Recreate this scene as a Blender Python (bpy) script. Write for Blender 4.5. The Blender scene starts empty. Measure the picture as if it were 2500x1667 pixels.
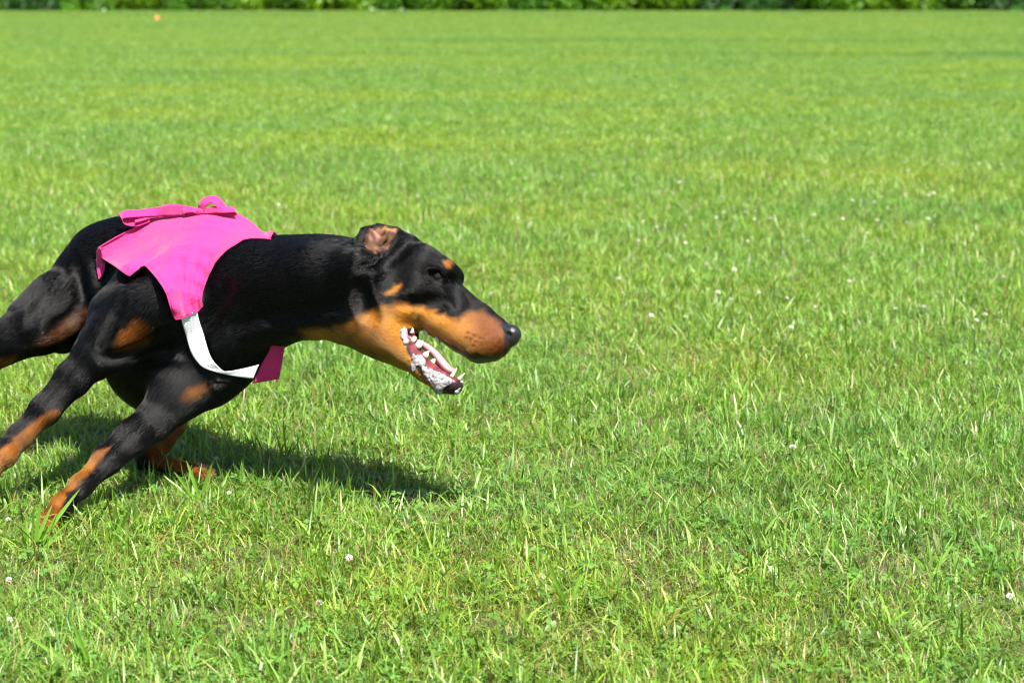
import bpy, math, random
import numpy as np
from mathutils import Vector, Matrix

rng = np.random.default_rng(7)
random.seed(7)
scene = bpy.context.scene
COL = scene.collection

# ------------------------------------------------------------------ camera
F_PX, CX, CY = 5000.0, 1250.0, 833.5          # focal length / centre in photo pixels (2500 x 1667)
CAM_H = 1.0
PITCH = math.atan(893.0 / F_PX)               # eye-level line lies just above the picture
cam_d = bpy.data.cameras.new('camera')
cam_d.sensor_width = 36.0
cam_d.lens = 36.0 * F_PX / 2500.0
cam_d.clip_start, cam_d.clip_end = 0.05, 2000.0
cam = bpy.data.objects.new('camera', cam_d)
COL.objects.link(cam)
cam.location = (0, 0, CAM_H)
cam.rotation_euler = (math.pi / 2 - PITCH, 0, 0)
cam_d.dof.use_dof = True
cam_d.dof.focus_distance = 3.66
cam_d.dof.aperture_fstop = 6.0
cam_d.dof.aperture_blades = 9
scene.camera = cam

# ------------------------------------------------------------------ light
SUN_TO = Vector((-0.30, 0.50, -1.0)).normalized()      # the way the sunlight travels
world = bpy.data.worlds.new('World'); scene.world = world
world.use_nodes = True
wn = world.node_tree.nodes; wl = world.node_tree.links
sky = wn.new('ShaderNodeTexSky'); sky.sky_type = 'NISHITA'; sky.sun_disc = False
sky.sun_elevation = math.asin(-SUN_TO.z)
sky.sun_rotation = math.atan2(-SUN_TO.x, -SUN_TO.y)
sky.air_density = 1.0; sky.dust_density = 1.2
wl.new(sky.outputs[0], wn['Background'].inputs[0])
wn['Background'].inputs[1].default_value = 0.065
sun_d = bpy.data.lights.new('sun', 'SUN'); sun_d.energy = 5.0; sun_d.angle = math.radians(0.55)
sun_d.color = (1.0, 0.955, 0.88)
sun = bpy.data.objects.new('sun', sun_d); COL.objects.link(sun)
sun.rotation_euler = SUN_TO.to_track_quat('-Z', 'Y').to_euler()
sun.location = (1.5, -2.5, 6)
scene.view_settings.view_transform = 'Standard'
scene.view_settings.look = 'None'
scene.view_settings.exposure = 1.55
scene.view_settings.gamma = 1.0
scene.cycles.filter_width = 1.1
scene.cycles.max_bounces = 3
scene.cycles.diffuse_bounces = 3
scene.cycles.glossy_bounces = 2
scene.cycles.transmission_bounces = 3
scene.cycles.transparent_max_bounces = 4
scene.cycles.caustics_reflective = False; scene.cycles.caustics_refractive = False
scene.cycles.adaptive_threshold = 0.02

# ------------------------------------------------------------------ helpers
cp, sp = math.cos(PITCH), math.sin(PITCH)
def W(px, py, Y):
    """the world point at distance Y up the field that the photo shows at (px, py)"""
    a = (px - CX) / F_PX; b = -(py - CY) / F_PX
    dx, dy, dz = a, cp + b * sp, -sp + b * cp
    t = Y / dy
    return np.array((dx * t, Y, CAM_H + dz * t))
def G(px, py):
    """the ground point seen at (px, py)"""
    a = (px - CX) / F_PX; b = -(py - CY) / F_PX
    dx, dy, dz = a, cp + b * sp, -sp + b * cp
    t = CAM_H / -dz
    return np.array((dx * t, dy * t, 0.0))
def S(Y, z=0.4):
    """metres for one photo pixel at distance Y"""
    return (Y * cp + (CAM_H - z) * sp) / F_PX
def to_px(p):
    p = np.asarray(p); x = p[..., 0]; y = p[..., 1]; z = p[..., 2] - CAM_H
    d = y * cp - z * sp
    return np.stack((CX + F_PX * x / d, CY - F_PX * (y * sp + z * cp) / d), -1)

def mesh_np(name, verts, faces, smooth=True):
    """faces: a list of index arrays, one per polygon size"""
    me = bpy.data.meshes.new(name)
    verts = np.asarray(verts, np.float32)
    me.vertices.add(len(verts)); me.vertices.foreach_set('co', verts.ravel())
    if not isinstance(faces, list): faces = [faces]
    loops = np.concatenate([np.asarray(f, np.int32).ravel() for f in faces])
    sizes = np.concatenate([np.full(len(f), np.asarray(f).shape[1], np.int32) for f in faces])
    starts = np.concatenate(([0], np.cumsum(sizes)[:-1])).astype(np.int32)
    me.loops.add(len(loops)); me.loops.foreach_set('vertex_index', loops)
    me.polygons.add(len(sizes)); me.polygons.foreach_set('loop_start', starts)
    me.update(calc_edges=True); me.validate()
    me.polygons.foreach_set('use_smooth', np.full(len(me.polygons), smooth))
    return me
def color_attr(me, name, rgb):
    at = me.attributes.new(name, 'FLOAT_COLOR', 'POINT')
    c = np.ones((len(rgb), 4), np.float32); c[:, :rgb.shape[1]] = rgb
    at.data.foreach_set('color', c.ravel())
def obj(name, me, mat=None, parent=None, coll=None):
    o = bpy.data.objects.new(name, me)
    (coll or COL).objects.link(o)
    if mat is not None and me is not None:
        me.materials.clear(); me.materials.append(mat)
    if parent is not None: o.parent = parent
    return o
def empty(name, loc=(0, 0, 0)):
    o = bpy.data.objects.new(name, None); COL.objects.link(o); o.location = loc
    o.empty_display_size = 0.05
    return o
def tag(o, label=None, cat=None, group=None, kind=None):
    if label: o['label'] = label
    if cat: o['category'] = cat
    if group: o['group'] = group
    if kind: o['kind'] = kind
    return o

class NT:
    """a small material builder"""
    def __init__(s, name):
        s.m = bpy.data.materials.new(name); s.m.use_nodes = True
        s.t = s.m.node_tree; s.n = s.t.nodes; s.l = s.t.links
        s.b = s.n['Principled BSDF']; s.out = s.n['Material Output']
    def new(s, kind, **kw):
        n = s.n.new('ShaderNode' + kind)
        for k, v in kw.items():
            if k in ('operation', 'data_type', 'blend_type', 'attribute_name', 'noise_dimensions', 'feature', 'wave_type', 'bands_direction'): setattr(n, k, v)
            else: n.inputs[k].default_value = v
        return n
    def link(s, a, b): s.l.new(a, b)
    def mix(s, fac, a, b, blend='MIX'):
        n = s.n.new('ShaderNodeMix'); n.data_type = 'RGBA'; n.blend_type = blend
        for v, k in ((fac, 0), (a, 6), (b, 7)):
            if isinstance(v, bpy.types.NodeSocket): s.l.new(v, n.inputs[k])
            else: n.inputs[k].default_value = v if k == 0 else (*v, 1)
        return n.outputs[2]
    def ramp(s, src, lo, hi):
        n = s.n.new('ShaderNodeMapRange'); n.inputs[1].default_value = lo; n.inputs[2].default_value = hi
        s.l.new(src, n.inputs[0]); n.interpolation_type = 'SMOOTHSTEP'
        return n.outputs[0]
    def noise(s, scale, detail=3, vec=None, rough=0.55):
        n = s.n.new('ShaderNodeTexNoise'); n.inputs['Scale'].default_value = scale
        n.inputs['Detail'].default_value = detail; n.inputs['Roughness'].default_value = rough
        if vec is not None: s.l.new(vec, n.inputs['Vector'])
        return n.outputs[0]
    def pos(s, scale=None):
        g = s.n.new('ShaderNodeNewGeometry')
        if scale is None: return g.outputs['Position']
        m = s.n.new('ShaderNodeVectorMath'); m.operation = 'MULTIPLY'; m.inputs[1].default_value = scale
        s.l.new(g.outputs['Position'], m.inputs[0]); return m.outputs[0]
    def obj_co(s, scale=None):
        g = s.n.new('ShaderNodeTexCoord')
        if scale is None: return g.outputs['Object']
        m = s.n.new('ShaderNodeVectorMath'); m.operation = 'MULTIPLY'; m.inputs[1].default_value = scale
        s.l.new(g.outputs['Object'], m.inputs[0]); return m.outputs[0]
    def attr(s, name):
        a = s.n.new('ShaderNodeAttribute'); a.attribute_name = name; return a
    def bump(s, height, strength=0.3, dist=0.001):
        b = s.n.new('ShaderNodeBump'); b.inputs['Strength'].default_value = strength; b.inputs['Distance'].default_value = dist
        s.l.new(height, b.inputs['Height']); s.l.new(b.outputs[0], s.b.inputs['Normal']); return b
    def col(s, v):
        if isinstance(v, bpy.types.NodeSocket): s.l.new(v, s.b.inputs['Base Color'])
        else: s.b.inputs['Base Color'].default_value = (*v, 1)
    def set(s, **kw):
        for k, v in kw.items(): s.b.inputs[k.replace('_', ' ')].default_value = v

def plain(name, rgb, rough=0.5, spec=0.5, var=0.15, nscale=60, **kw):
    t = NT(name)
    n = t.noise(nscale, 3, t.obj_co())
    t.col(t.mix(n, tuple(c * (1 - var) for c in rgb), tuple(min(1, c * (1 + var)) for c in rgb)))
    t.set(Roughness=rough); t.b.inputs['Specular IOR Level'].default_value = spec
    for k, v in kw.items(): t.b.inputs[k.replace('_', ' ')].default_value = v
    return t.m

def leafy(name, attr='tint', trans=0.4, rough=0.42, spec=0.45, field=True):
    """thin green leaf: gloss on top, light let through"""
    t = NT(name)
    c = t.attr(attr).outputs['Color']
    if field:   # patches of bluer, yellower and darker tint, and long dark streaks, over the field
        n1 = t.noise(1.0, 2, t.pos((0.55, 0.55, 0.0)), 0.6)
        n4 = t.noise(1.0, 1, t.pos((9.0, 9.0, 0.0)), 0.6)
        n5 = t.noise(1.0, 2, t.pos((0.035, 0.30, 0.0)), 0.5)
        n2 = t.noise(1.0, 2, t.pos((0.16, 0.34, 0.0)), 0.6)
        n3 = t.noise(1.0, 1, t.pos((3.2, 3.2, 0.0)), 0.5)
        c = t.mix(t.ramp(n1, 0.34, 0.70), c, t.mix(1.0, c, (1.24, 1.05, 0.70), 'MULTIPLY'))
        c = t.mix(t.ramp(n2, 0.42, 0.62), c, t.mix(1.0, c, (0.88, 0.95, 1.10), 'MULTIPLY'))
        c = t.mix(t.ramp(n3, 0.46, 0.74), c, t.mix(1.0, c, (0.86, 0.88, 0.86), 'MULTIPLY'))
    if field:
        c = t.mix(t.ramp(n4, 0.46, 0.70), c, t.mix(1.0, c, (0.66, 0.70, 0.66), 'MULTIPLY'))
        c = t.mix(t.ramp(n5, 0.56, 0.68), c, t.mix(1.0, c, (0.64, 0.78, 0.86), 'MULTIPLY'))
    t.col(c); t.set(Roughness=rough); t.b.inputs['Specular IOR Level'].default_value = spec
    tr = t.n.new('ShaderNodeBsdfTranslucent'); t.link(t.mix(1.0, c, (1.30, 1.30, 0.6), 'MULTIPLY'), tr.inputs[0])
    mx = t.n.new('ShaderNodeMixShader'); mx.inputs[0].default_value = trans
    t.link(t.b.outputs[0], mx.inputs[1]); t.link(tr.outputs[0], mx.inputs[2]); t.link(mx.outputs[0], t.out.inputs[0])
    return t.m

M_GRASS = leafy('grass_blade')
M_LEAF = leafy('shrub_leaf', field=False, trans=0.35)

# ------------------------------------------------------------------ ground
def make_ground():
    t = NT('thatch_soil')
    n = t.noise(1.0, 5, t.pos((40, 40, 40)))
    n2 = t.noise(1.0, 2, t.pos((5, 5, 5)))
    c = t.mix(n, (0.022, 0.026, 0.010), (0.085, 0.080, 0.030))
    c = t.mix(t.ramp(n2, 0.5, 0.75), c, (0.10, 0.075, 0.04))
    t.col(c); t.set(Roughness=0.95); t.bump(n, 0.6, 0.01)
    v = [(-600, -60, 0), (600, -60, 0), (600, 900, 0), (-600, 900, 0)]
    o = obj('ground', mesh_np('ground', v, np.array([[0, 1, 2, 3]]), False), t.m)
    tag(o, 'level grass field floor under the lawn', kind='structure')
make_ground()

# ------------------------------------------------------------------ grass
GREENS = np.array([(0.140, 0.278, 0.026), (0.170, 0.313, 0.034), (0.206, 0.350, 0.050), (0.120, 0.263, 0.042), (0.256, 0.378, 0.092)])
DRY = np.array([(0.42, 0.36, 0.17), (0.30, 0.21, 0.09), (0.48, 0.45, 0.24), (0.17, 0.09, 0.04)])
TS = np.array([0.0, 0.38, 0.72, 1.0])
def blades(n, xy, L, w, lean, rng, dry=0.06, az=None):
    """n bent tapering blades -> verts, quads, tris, tint"""
    az = rng.uniform(0, 2 * np.pi, n) if az is None else az
    tw = az + np.pi / 2 + rng.normal(0, 0.55, n)
    d = np.stack((np.cos(az), np.sin(az)), -1); s = np.stack((np.cos(tw), np.sin(tw)), -1)
    curl = rng.uniform(0.4, 1.5, n)
    V = np.zeros((n, 7, 3)); prof = (0.75, 1.0, 0.72)
    for i, t in enumerate(TS):
        a = lean * (0.45 + curl * t * 0.75)                   # angle off the vertical grows along the blade
        r = L * t * np.sin(np.minimum(a, 1.75)); z = L * t * np.cos(np.minimum(a, 1.75))
        c = np.concatenate((xy + d * r[:, None], np.maximum(z, 0.0)[:, None] + 0.002), 1)
        if i < 3:
            o = np.concatenate((s * (w * prof[i] * 0.5)[:, None], np.zeros((n, 1))), 1)
            V[:, 2 * i] = c - o; V[:, 2 * i + 1] = c + o
        else: V[:, 6] = c
    b = (np.arange(n) * 7)[:, None]
    Q = np.concatenate((b + [0, 1, 3, 2], b + [2, 3, 5, 4]), 0); T = b + [4, 5, 6]
    tint = GREENS[rng.integers(0, len(GREENS), n)] * rng.uniform(0.58, 1.38, (n, 1))
    isd = rng.random(n) < dry
    tint[isd] = DRY[rng.integers(0, len(DRY), isd.sum())] * rng.uniform(0.7, 1.2, (isd.sum(), 1))
    tint = np.repeat(tint[:, None], 7, 1)
    tint[:, :2] = tint[:, :2] * 0.75 + np.array((0.16, 0.15, 0.06)) * 0.25       # paler straw at the sheath
    return V.reshape(-1, 3), Q, T, tint.reshape(-1, 3)
def clover_leaves(n, xy, z, size, rng):
    """trefoil leaves: three broad leaflets on one stalk"""
    Vs, Fs, Cs = [], [], []
    base = 0
    for i in range(n):
        a0 = rng.uniform(0, 6.28); tilt = rng.normal(0, 0.30, 2); R = size[i]
        tint = np.array((0.100, 0.240, 0.040)) * rng.uniform(0.8, 1.35) * np.array((rng.uniform(0.9, 1.3), 1, 1))
        for k in range(3):
            a = a0 + k * 2.094; d = np.array((np.cos(a), np.sin(a))); e = np.array((-d[1], d[0]))
            prof = [(0.02, 0.0), (0.35, 0.34), (0.75, 0.46), (1.0, 0.28), (0.94, 0.0), (1.0, -0.28), (0.75, -0.46), (0.35, -0.34)]
            p = np.array([d * u * R + e * v * R for u, v in prof])
            zz = np.array([0.02 * R] + [0.28 * abs(v) * R - 0.10 * u * u * R for u, v in prof[1:]])
            zz += p @ tilt
            Vs.append(np.concatenate((p + xy[i], (zz + z[i])[:, None]), 1))
            Fs.append(np.array([[0, 1, 2, 3], [0, 3, 4, 4], [0, 4, 5, 5], [0, 5, 6, 7]]) + base); base += 8
            Cs.append(np.repeat((tint * rng.uniform(0.9, 1.1))[None], 8, 0))
    V = np.concatenate(Vs); F = np.concatenate(Fs)
    q = F[F[:, 2] != F[:, 3]]; t = F[F[:, 2] == F[:, 3]][:, :3]
    return V, q, t, np.concatenate(Cs)
def join(parts):
    V, Q, T, C = [], [], [], []; b = 0
    for v, q, t, c in parts:
        V.append(v); Q.append(q + b); T.append(t + b); C.append(c); b += len(v)
    return np.concatenate(V), np.concatenate(Q), np.concatenate(T), np.concatenate(C)
def disc(n, R, rng):
    r = R * np.sqrt(rng.random(n)); a = rng.uniform(0, 6.283, n)
    return np.stack((r * np.cos(a), r * np.sin(a)), -1)
def make_patch(name, kind, coll, R=0.30):
    g = np.random.default_rng(hash_seed(name))
    A = math.pi * R * R; parts = []
    def add(dens, Lm, Ls, wm, lean_m, lean_s, dry):
        n = int(dens * A); L = np.clip(g.normal(Lm, Ls, n), 0.012, 0.16)
        xy = disc(n, R, g)
        if kind != 'far':   # blades stand in tufts
            c = disc(max(6, int(n / 26)), R, g)[g.integers(0, max(6, int(n / 26)), n)]
            m = g.random(n) < 0.55; xy[m] = c[m] + g.normal(0, 0.012, (m.sum(), 2))
        parts.append(blades(n, xy, L, wm * g.uniform(0.6, 1.4, n), np.abs(g.normal(lean_m, lean_s, n)), g, dry))
    if kind == 'far':
        add(9500, 0.033, 0.010, 0.0042, 0.95, 0.45, 0.04)
    elif kind == 'clover':
        add(16500, 0.030, 0.012, 0.0018, 1.05, 0.45, 0.14); add(2200, 0.046, 0.015, 0.0034, 0.85, 0.4, 0.05)
        add(3000, 0.03, 0.012, 0.0018, 1.3, 0.2, 0.75)
        n = int(800 * A); parts.append(clover_leaves(n, disc(n, R, g), g.uniform(0.010, 0.032, n), g.uniform(0.005, 0.0105, n), g))
    else:
        add(20000, 0.030, 0.012, 0.0018, 1.05, 0.45, 0.14); add(3200, 0.048, 0.016, 0.0032, 0.8, 0.4, 0.05)
        add(2600, 0.03, 0.012, 0.0018, 1.3, 0.2, 0.75)
        n = int(260 * A); parts.append(clover_leaves(n, disc(n, R, g), g.uniform(0.012, 0.03, n), g.uniform(0.006, 0.011, n), g))
    V, Q, T, C = join(parts)
    me = mesh_np(name, V, [Q, T]); color_attr(me, 'tint', C)
    return obj(name, me, M_GRASS, coll=coll)
def hash_seed(s): return sum((i + 1) * ord(c) for i, c in enumerate(s))
def scatter_object(name, pts, rot, scl, idx, coll, label, cat):
    """one object whose geometry nodes stand copies of the collection's clumps on its points"""
    me = bpy.data.meshes.new(name); me.vertices.add(len(pts)); me.vertices.foreach_set('co', np.asarray(pts, np.float32).ravel())
    for nm, ty, dat in (('rz', 'FLOAT', rot), ('sc', 'FLOAT', scl), ('pick', 'INT', idx)):
        at = me.attributes.new(nm, ty, 'POINT'); at.data.foreach_set('value', np.asarray(dat, np.int32 if ty == 'INT' else np.float32))
    o = obj(name, me)
    ng = bpy.data.node_groups.new(name + '_scatter', 'GeometryNodeTree')
    ng.interface.new_socket('Geometry', in_out='INPUT', socket_type='NodeSocketGeometry')
    ng.interface.new_socket('Geometry', in_out='OUTPUT', socket_type='NodeSocketGeometry')
    n = ng.nodes; l = ng.links
    gi = n.new('NodeGroupInput'); go = n.new('NodeGroupOutput')
    ci = n.new('GeometryNodeCollectionInfo'); ci.inputs['Collection'].default_value = coll
    ci.inputs['Separate Children'].default_value = True; ci.inputs['Reset Children'].default_value = True
    ip = n.new('GeometryNodeInstanceOnPoints'); ip.inputs['Pick Instance'].default_value = True
    def at(nm, ty):
        a = n.new('GeometryNodeInputNamedAttribute'); a.data_type = ty; a.inputs[0].default_value = nm; return a.outputs[0]
    cx = n.new('ShaderNodeCombineXYZ'); l.new(at('rz', 'FLOAT'), cx.inputs[2])
    l.new(gi.outputs[0], ip.inputs['Points']); l.new(ci.outputs[0], ip.inputs['Instance'])
    l.new(at('pick', 'INT'), ip.inputs['Instance Index']); l.new(cx.outputs[0], ip.inputs['Rotation']); l.new(at('sc', 'FLOAT'), ip.inputs['Scale'])
    l.new(ip.outputs[0], go.inputs[0])
    md = o.modifiers.new('scatter', 'NODES'); md.node_group = ng
    return tag(o, label, cat, kind='stuff')
def make_grass():
    near = bpy.data.collections.new('grass_clumps'); far = bpy.data.collections.new('grass_clumps_far')
    for i in range(4): make_patch('clump_%d' % i, 'turf', near)
    for i in range(4, 7): make_patch('clump_%d' % i, 'clover', near)
    for i in range(3): make_patch('clump_far_%d' % i, 'far', far, 0.55)
    def fill(y0, y1, step, margin):
        P = []
        y = y0
        while y < y1:
            hw = 0.262 * y + margin
            for x in np.arange(-hw, hw, step):
                P.append((x + rng.uniform(-.22, .22) * step, y + rng.uniform(-.22, .22) * step, 0.0))
            y += step
        return np.array(P)
    P = fill(1.9, 12.5, 0.38, 1.1)
    # clover grows in drifts
    f = np.sin(P[:, 0] * 1.9 + 1.3) + np.sin(P[:, 1] * 2.3 + P[:, 0] * 0.8) + rng.normal(0, 0.7, len(P)) + np.clip((3.9 - P[:, 1]) * 0.9, -0.6, 1)
    idx = np.where(f > 0.35, rng.integers(4, 7, len(P)), rng.integers(0, 4, len(P)))
    scatter_object('grass', P, rng.uniform(0, 6.28, len(P)), rng.uniform(0.86, 1.16, len(P)), idx, near,
                   'short mown green lawn mixed with clover in the foreground', 'grass')
    P = fill(12.2, 59.0, 0.66, 2.0)
    scatter_object('grass_field', P, rng.uniform(0, 6.28, len(P)), rng.uniform(0.85, 1.2, len(P)), rng.integers(0, 3, len(P)), far,
                   'blurred bright green lawn running back to the hedge', 'grass')
make_grass()

# ------------------------------------------------------------------ the dog: one distance field, one skin
class Prim:
    __slots__ = ('kind', 'a', 'b', 'ra', 'rb', 'M', 'c', 'r', 'k', 'dir', 'op', 'tan')
PRIMS = []
def cone(a, ra, b, rb, k=0.03, dir=None, op='+', M=None, c=None):
    p = Prim(); p.kind = 'cone'; p.a = np.asarray(a, float); p.b = np.asarray(b, float); p.ra = ra; p.rb = rb
    p.k = k; p.op = op; p.M = M; p.c = c
    d = p.b - p.a; n = np.linalg.norm(d); p.dir = np.asarray(dir, float) if dir is not None else (d / n if n > 1e-6 else np.array((-1., 0, 0)))
    PRIMS.append(p); return p
def ell(c, r, axes, k=0.03, dir=(-1, 0.3, -0.3), op='+'):
    p = Prim(); p.kind = 'ell'; p.c = np.asarray(c, float); p.r = np.asarray(r, float); p.M = np.asarray(axes, float)
    p.k = k; p.op = op; p.dir = np.asarray(dir, float) / np.linalg.norm(dir); p.a = p.b = p.c; p.ra = p.rb = max(r)
    PRIMS.append(p); return p
def pdist(p, X, Y, Z):
    if p.kind == 'cone':
        ba = p.b - p.a; bb = max(ba @ ba, 1e-12)
        if p.M is not None:     # squeezed sideways: distances measured in a frame whose first axis is stretched
            L, q = p.M, p.c
            s = (1.0 / q - 1.0)
            x, y, z = X - p.a[0], Y - p.a[1], Z - p.a[2]
            dl = (x * L[0] + y * L[1] + z * L[2]) * s
            x = x + dl * L[0]; y = y + dl * L[1]; z = z + dl * L[2]
            bl = (ba @ L) * s; ba = ba + bl * L; bb = max(ba @ ba, 1e-12)
            h = np.clip((x * ba[0] + y * ba[1] + z * ba[2]) / bb, 0, 1)
            d = np.sqrt((x - h * ba[0]) ** 2 + (y - h * ba[1]) ** 2 + (z - h * ba[2]) ** 2) - (p.ra + (p.rb - p.ra) * h)
            return d * (0.5 + 0.5 * q)
        x, y, z = X - p.a[0], Y - p.a[1], Z - p.a[2]
        h = np.clip((x * ba[0] + y * ba[1] + z * ba[2]) / bb, 0, 1)
        return np.sqrt((x - h * ba[0]) ** 2 + (y - h * ba[1]) ** 2 + (z - h * ba[2]) ** 2) - (p.ra + (p.rb - p.ra) * h)
    x, y, z = X - p.c[0], Y - p.c[1], Z - p.c[2]
    k0 = 0; k1 = 0
    for i in range(3):
        u = (x * p.M[i, 0] + y * p.M[i, 1] + z * p.M[i, 2]) / p.r[i]
        k0 = k0 + u * u; k1 = k1 + (u / p.r[i]) ** 2
    k0 = np.sqrt(k0); k1 = np.sqrt(k1) + 1e-9
    return k0 * (k0 - 1.0) / k1
def smin(a, b, k):
    h = np.maximum(k - np.abs(a - b), 0.0) / k
    return np.minimum(a, b) - h * h * k * 0.25

class Field:
    def __init__(s, lo, hi, h):
        s.lo = np.asarray(lo, float); s.h = h
        s.n = np.ceil((np.asarray(hi) - s.lo) / h).astype(int) + 1
        s.D = np.full(s.n, 0.5, np.float32)
        s.ax = [(s.lo[i] + np.arange(s.n[i]) * h).astype(np.float32) for i in range(3)]
    def add(s, p):
        m = p.k + 0.035
        if p.kind == 'cone':
            e1, e2 = p.a, p.b; R = max(p.ra, p.rb)
        else: e1 = e2 = p.c; R = max(p.r)
        lo = np.minimum(e1, e2) - R - m; hi = np.maximum(e1, e2) + R + m
        i0 = np.clip(np.floor((lo - s.lo) / s.h).astype(int), 0, s.n); i1 = np.clip(np.ceil((hi - s.lo) / s.h).astype(int) + 1, 0, s.n)
        if np.any(i1 <= i0): return
        sl = tuple(slice(i0[i], i1[i]) for i in range(3))
        X = s.ax[0][sl[0]][:, None, None]; Y = s.ax[1][sl[1]][None, :, None]; Z = s.ax[2][sl[2]][None, None, :]
        d = pdist(p, X, Y, Z).astype(np.float32)
        if p.op == '+': s.D[sl] = smin(s.D[sl], d, p.k)
        else: s.D[sl] = -smin(-s.D[sl], d, p.k)
    def sample(s, P):
        q = (np.asarray(P) - s.lo) / s.h
        q = np.clip(q, 0, np.array(s.n) - 1.001); i = q.astype(int); f = q - i
        r = 0
        for dx in (0, 1):
            for dy in (0, 1):
                for dz in (0, 1):
                    w = (f[..., 0] if dx else 1 - f[..., 0]) * (f[..., 1] if dy else 1 - f[..., 1]) * (f[..., 2] if dz else 1 - f[..., 2])
                    r = r + w * s.D[i[..., 0] + dx, i[..., 1] + dy, i[..., 2] + dz]
        return r
    def grad(s, P, e=0.006):
        g = np.stack([s.sample(P + e * v) - s.sample(P - e * v) for v in np.eye(3)], -1)
        return g / (np.linalg.norm(g, axis=-1, keepdims=True) + 1e-9)
    def trace(s, px, py, y0=3.2, y1=4.8):
        """first surface the camera ray through (px, py) meets; else the nearest approach"""
        px = np.asarray(px, float); py = np.asarray(py, float)
        a = (px - CX) / F_PX; b = -(py - CY) / F_PX
        d = np.stack((a, cp + b * sp, -sp + b * cp), -1); o = np.array((0, 0, CAM_H))
        t = y0 / d[..., 1]; best = np.full(t.shape, 9.0); bt = t.copy(); hit = np.zeros(t.shape, bool)
        for _ in range(500):
            P = o + d * t[..., None]; v = s.sample(P)
            upd = (~hit) & (v < best); best[upd] = v[upd]; bt[upd] = t[upd]
            hit |= v < 0.0006
            if (hit | (t * d[..., 1] > y1)).all(): break
            t = np.where(hit, t, t + np.clip(v * 0.7, 0.0008, 0.05))
        return o + d * bt[..., None], hit
    def nets(s):
        """surface nets: one vertex per crossed cell, one quad per crossed edge"""
        D = s.D; nx, ny, nz = D.shape
        S_ = D < 0
        c = np.zeros((nx - 1, ny - 1, nz - 1), np.int8)
        for dx in (0, 1):
            for dy in (0, 1):
                for dz in (0, 1): c += S_[dx:nx - 1 + dx, dy:ny - 1 + dy, dz:nz - 1 + dz]
        cells = np.argwhere((c > 0) & (c < 8)); idx = np.full(c.shape, -1, np.int32)
        idx[tuple(cells.T)] = np.arange(len(cells))
        acc = np.zeros((len(cells), 3)); cnt = np.zeros(len(cells))
        corners = [(dx, dy, dz) for dx in (0, 1) for dy in (0, 1) for dz in (0, 1)]
        val = {k: D[cells[:, 0] + k[0], cells[:, 1] + k[1], cells[:, 2] + k[2]].astype(float) for k in corners}
        for k in corners:
            for ax in range(3):
                if k[ax]: continue
                k2 = list(k); k2[ax] = 1; k2 = tuple(k2)
                a, b = val[k], val[k2]; m = (a < 0) != (b < 0)
                t = a[m] / (a[m] - b[m]); p = np.tile(np.array(k, float), (m.sum(), 1)); p[:, ax] = t
                acc[m] += p; cnt[m] += 1
        V = s.lo + (cells + acc / cnt[:, None]) * s.h
        quads = []
        for ax in range(3):
            sl0 = [slice(1, -1)] * 3; sl1 = [slice(1, -1)] * 3
            sl0[ax] = slice(0, -1); sl1[ax] = slice(1, None)
            e = np.argwhere(S_[tuple(sl0)] != S_[tuple(sl1)]) + np.array([0 if i == ax else 1 for i in range(3)])
            inside = S_[tuple(e.T)]
            u, v = [(1, 2), (2, 0), (0, 1)][ax]
            def cell(du, dv):
                q = e.copy(); q[:, u] -= du; q[:, v] -= dv; return idx[tuple(q.T)]
            Q = np.stack((cell(1, 1), cell(0, 1), cell(0, 0), cell(1, 0)), -1)
            Q[~inside] = Q[~inside][:, ::-1]; quads.append(Q)
        return V, np.concatenate(quads)

# --- body frame: the dog leans away into a left turn, chest swung towards the camera
def nrm(v): v = np.asarray(v, float); return v / np.linalg.norm(v)
BF = nrm((0.80, -0.52, -0.12)); BU = nrm((0.02, 0.42, 0.90)); BU = nrm(BU - BF * (BU @ BF)); BL = np.cross(BU, BF)
BODY = np.array((BF, BL, BU))
def C3(x, y, Y, r): return W(x, y, Y), r * S(Y)
def chain(pts, k=0.03, **kw):
    for (p, q) in zip(pts[:-1], pts[1:]):
        a, ra = C3(*p); b, rb = C3(*q); cone(a, ra, b, rb, k, **kw)

BACK = (-0.75, 0.45, -0.1); DOWN = (-0.35, 0.0, -0.9)
# trunk
ell(W(484, 765, 4.02), (0.192, 0.112, 0.170), BODY, 0.06, BACK)
ell(W(408, 868, 4.00), (0.145, 0.092, 0.108), BODY, 0.06, DOWN)
ell(W(378, 905, 4.02), (0.08, 0.07, 0.072), BODY, 0.05, BACK)
chain([(608, 660, 4.05, 64), (540, 632, 4.10, 86), (470, 630, 4.15, 88), (400, 640, 4.19, 86), (330, 638, 4.23, 96), (262, 650, 4.27, 88), (208, 700, 4.31, 72), (120, 786, 4.36, 46)], 0.06, dir=BACK)
chain([(410, 790, 4.10, 108), (330, 775, 4.18, 92), (240, 760, 4.24, 80)], 0.06, dir=BACK)
# neck and breast
chain([(560, 745, 4.00, 118), (640, 712, 3.95, 114), (730, 700, 3.90, 105), (810, 699, 3.86, 102), (885, 692, 3.83, 98)], 0.06, dir=(-0.95, 0.1, -0.2))
chain([(596, 790, 3.93, 60), (548, 850, 3.93, 62), (500, 885, 3.95, 68)], 0.05, dir=DOWN)
chain([(870, 768, 3.80, 58), (760, 772, 3.83, 40), (650, 786, 3.86, 34), (560, 846, 3.88, 36)], 0.030, dir=(-0.9, 0.1, -0.3))      # throat muscle
chain([(880, 655, 3.76, 48), (760, 664, 3.80, 50), (640, 668, 3.88, 48), (560, 664, 3.95, 46)], 0.04, dir=(-0.95, 0.1, -0.15))
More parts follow.
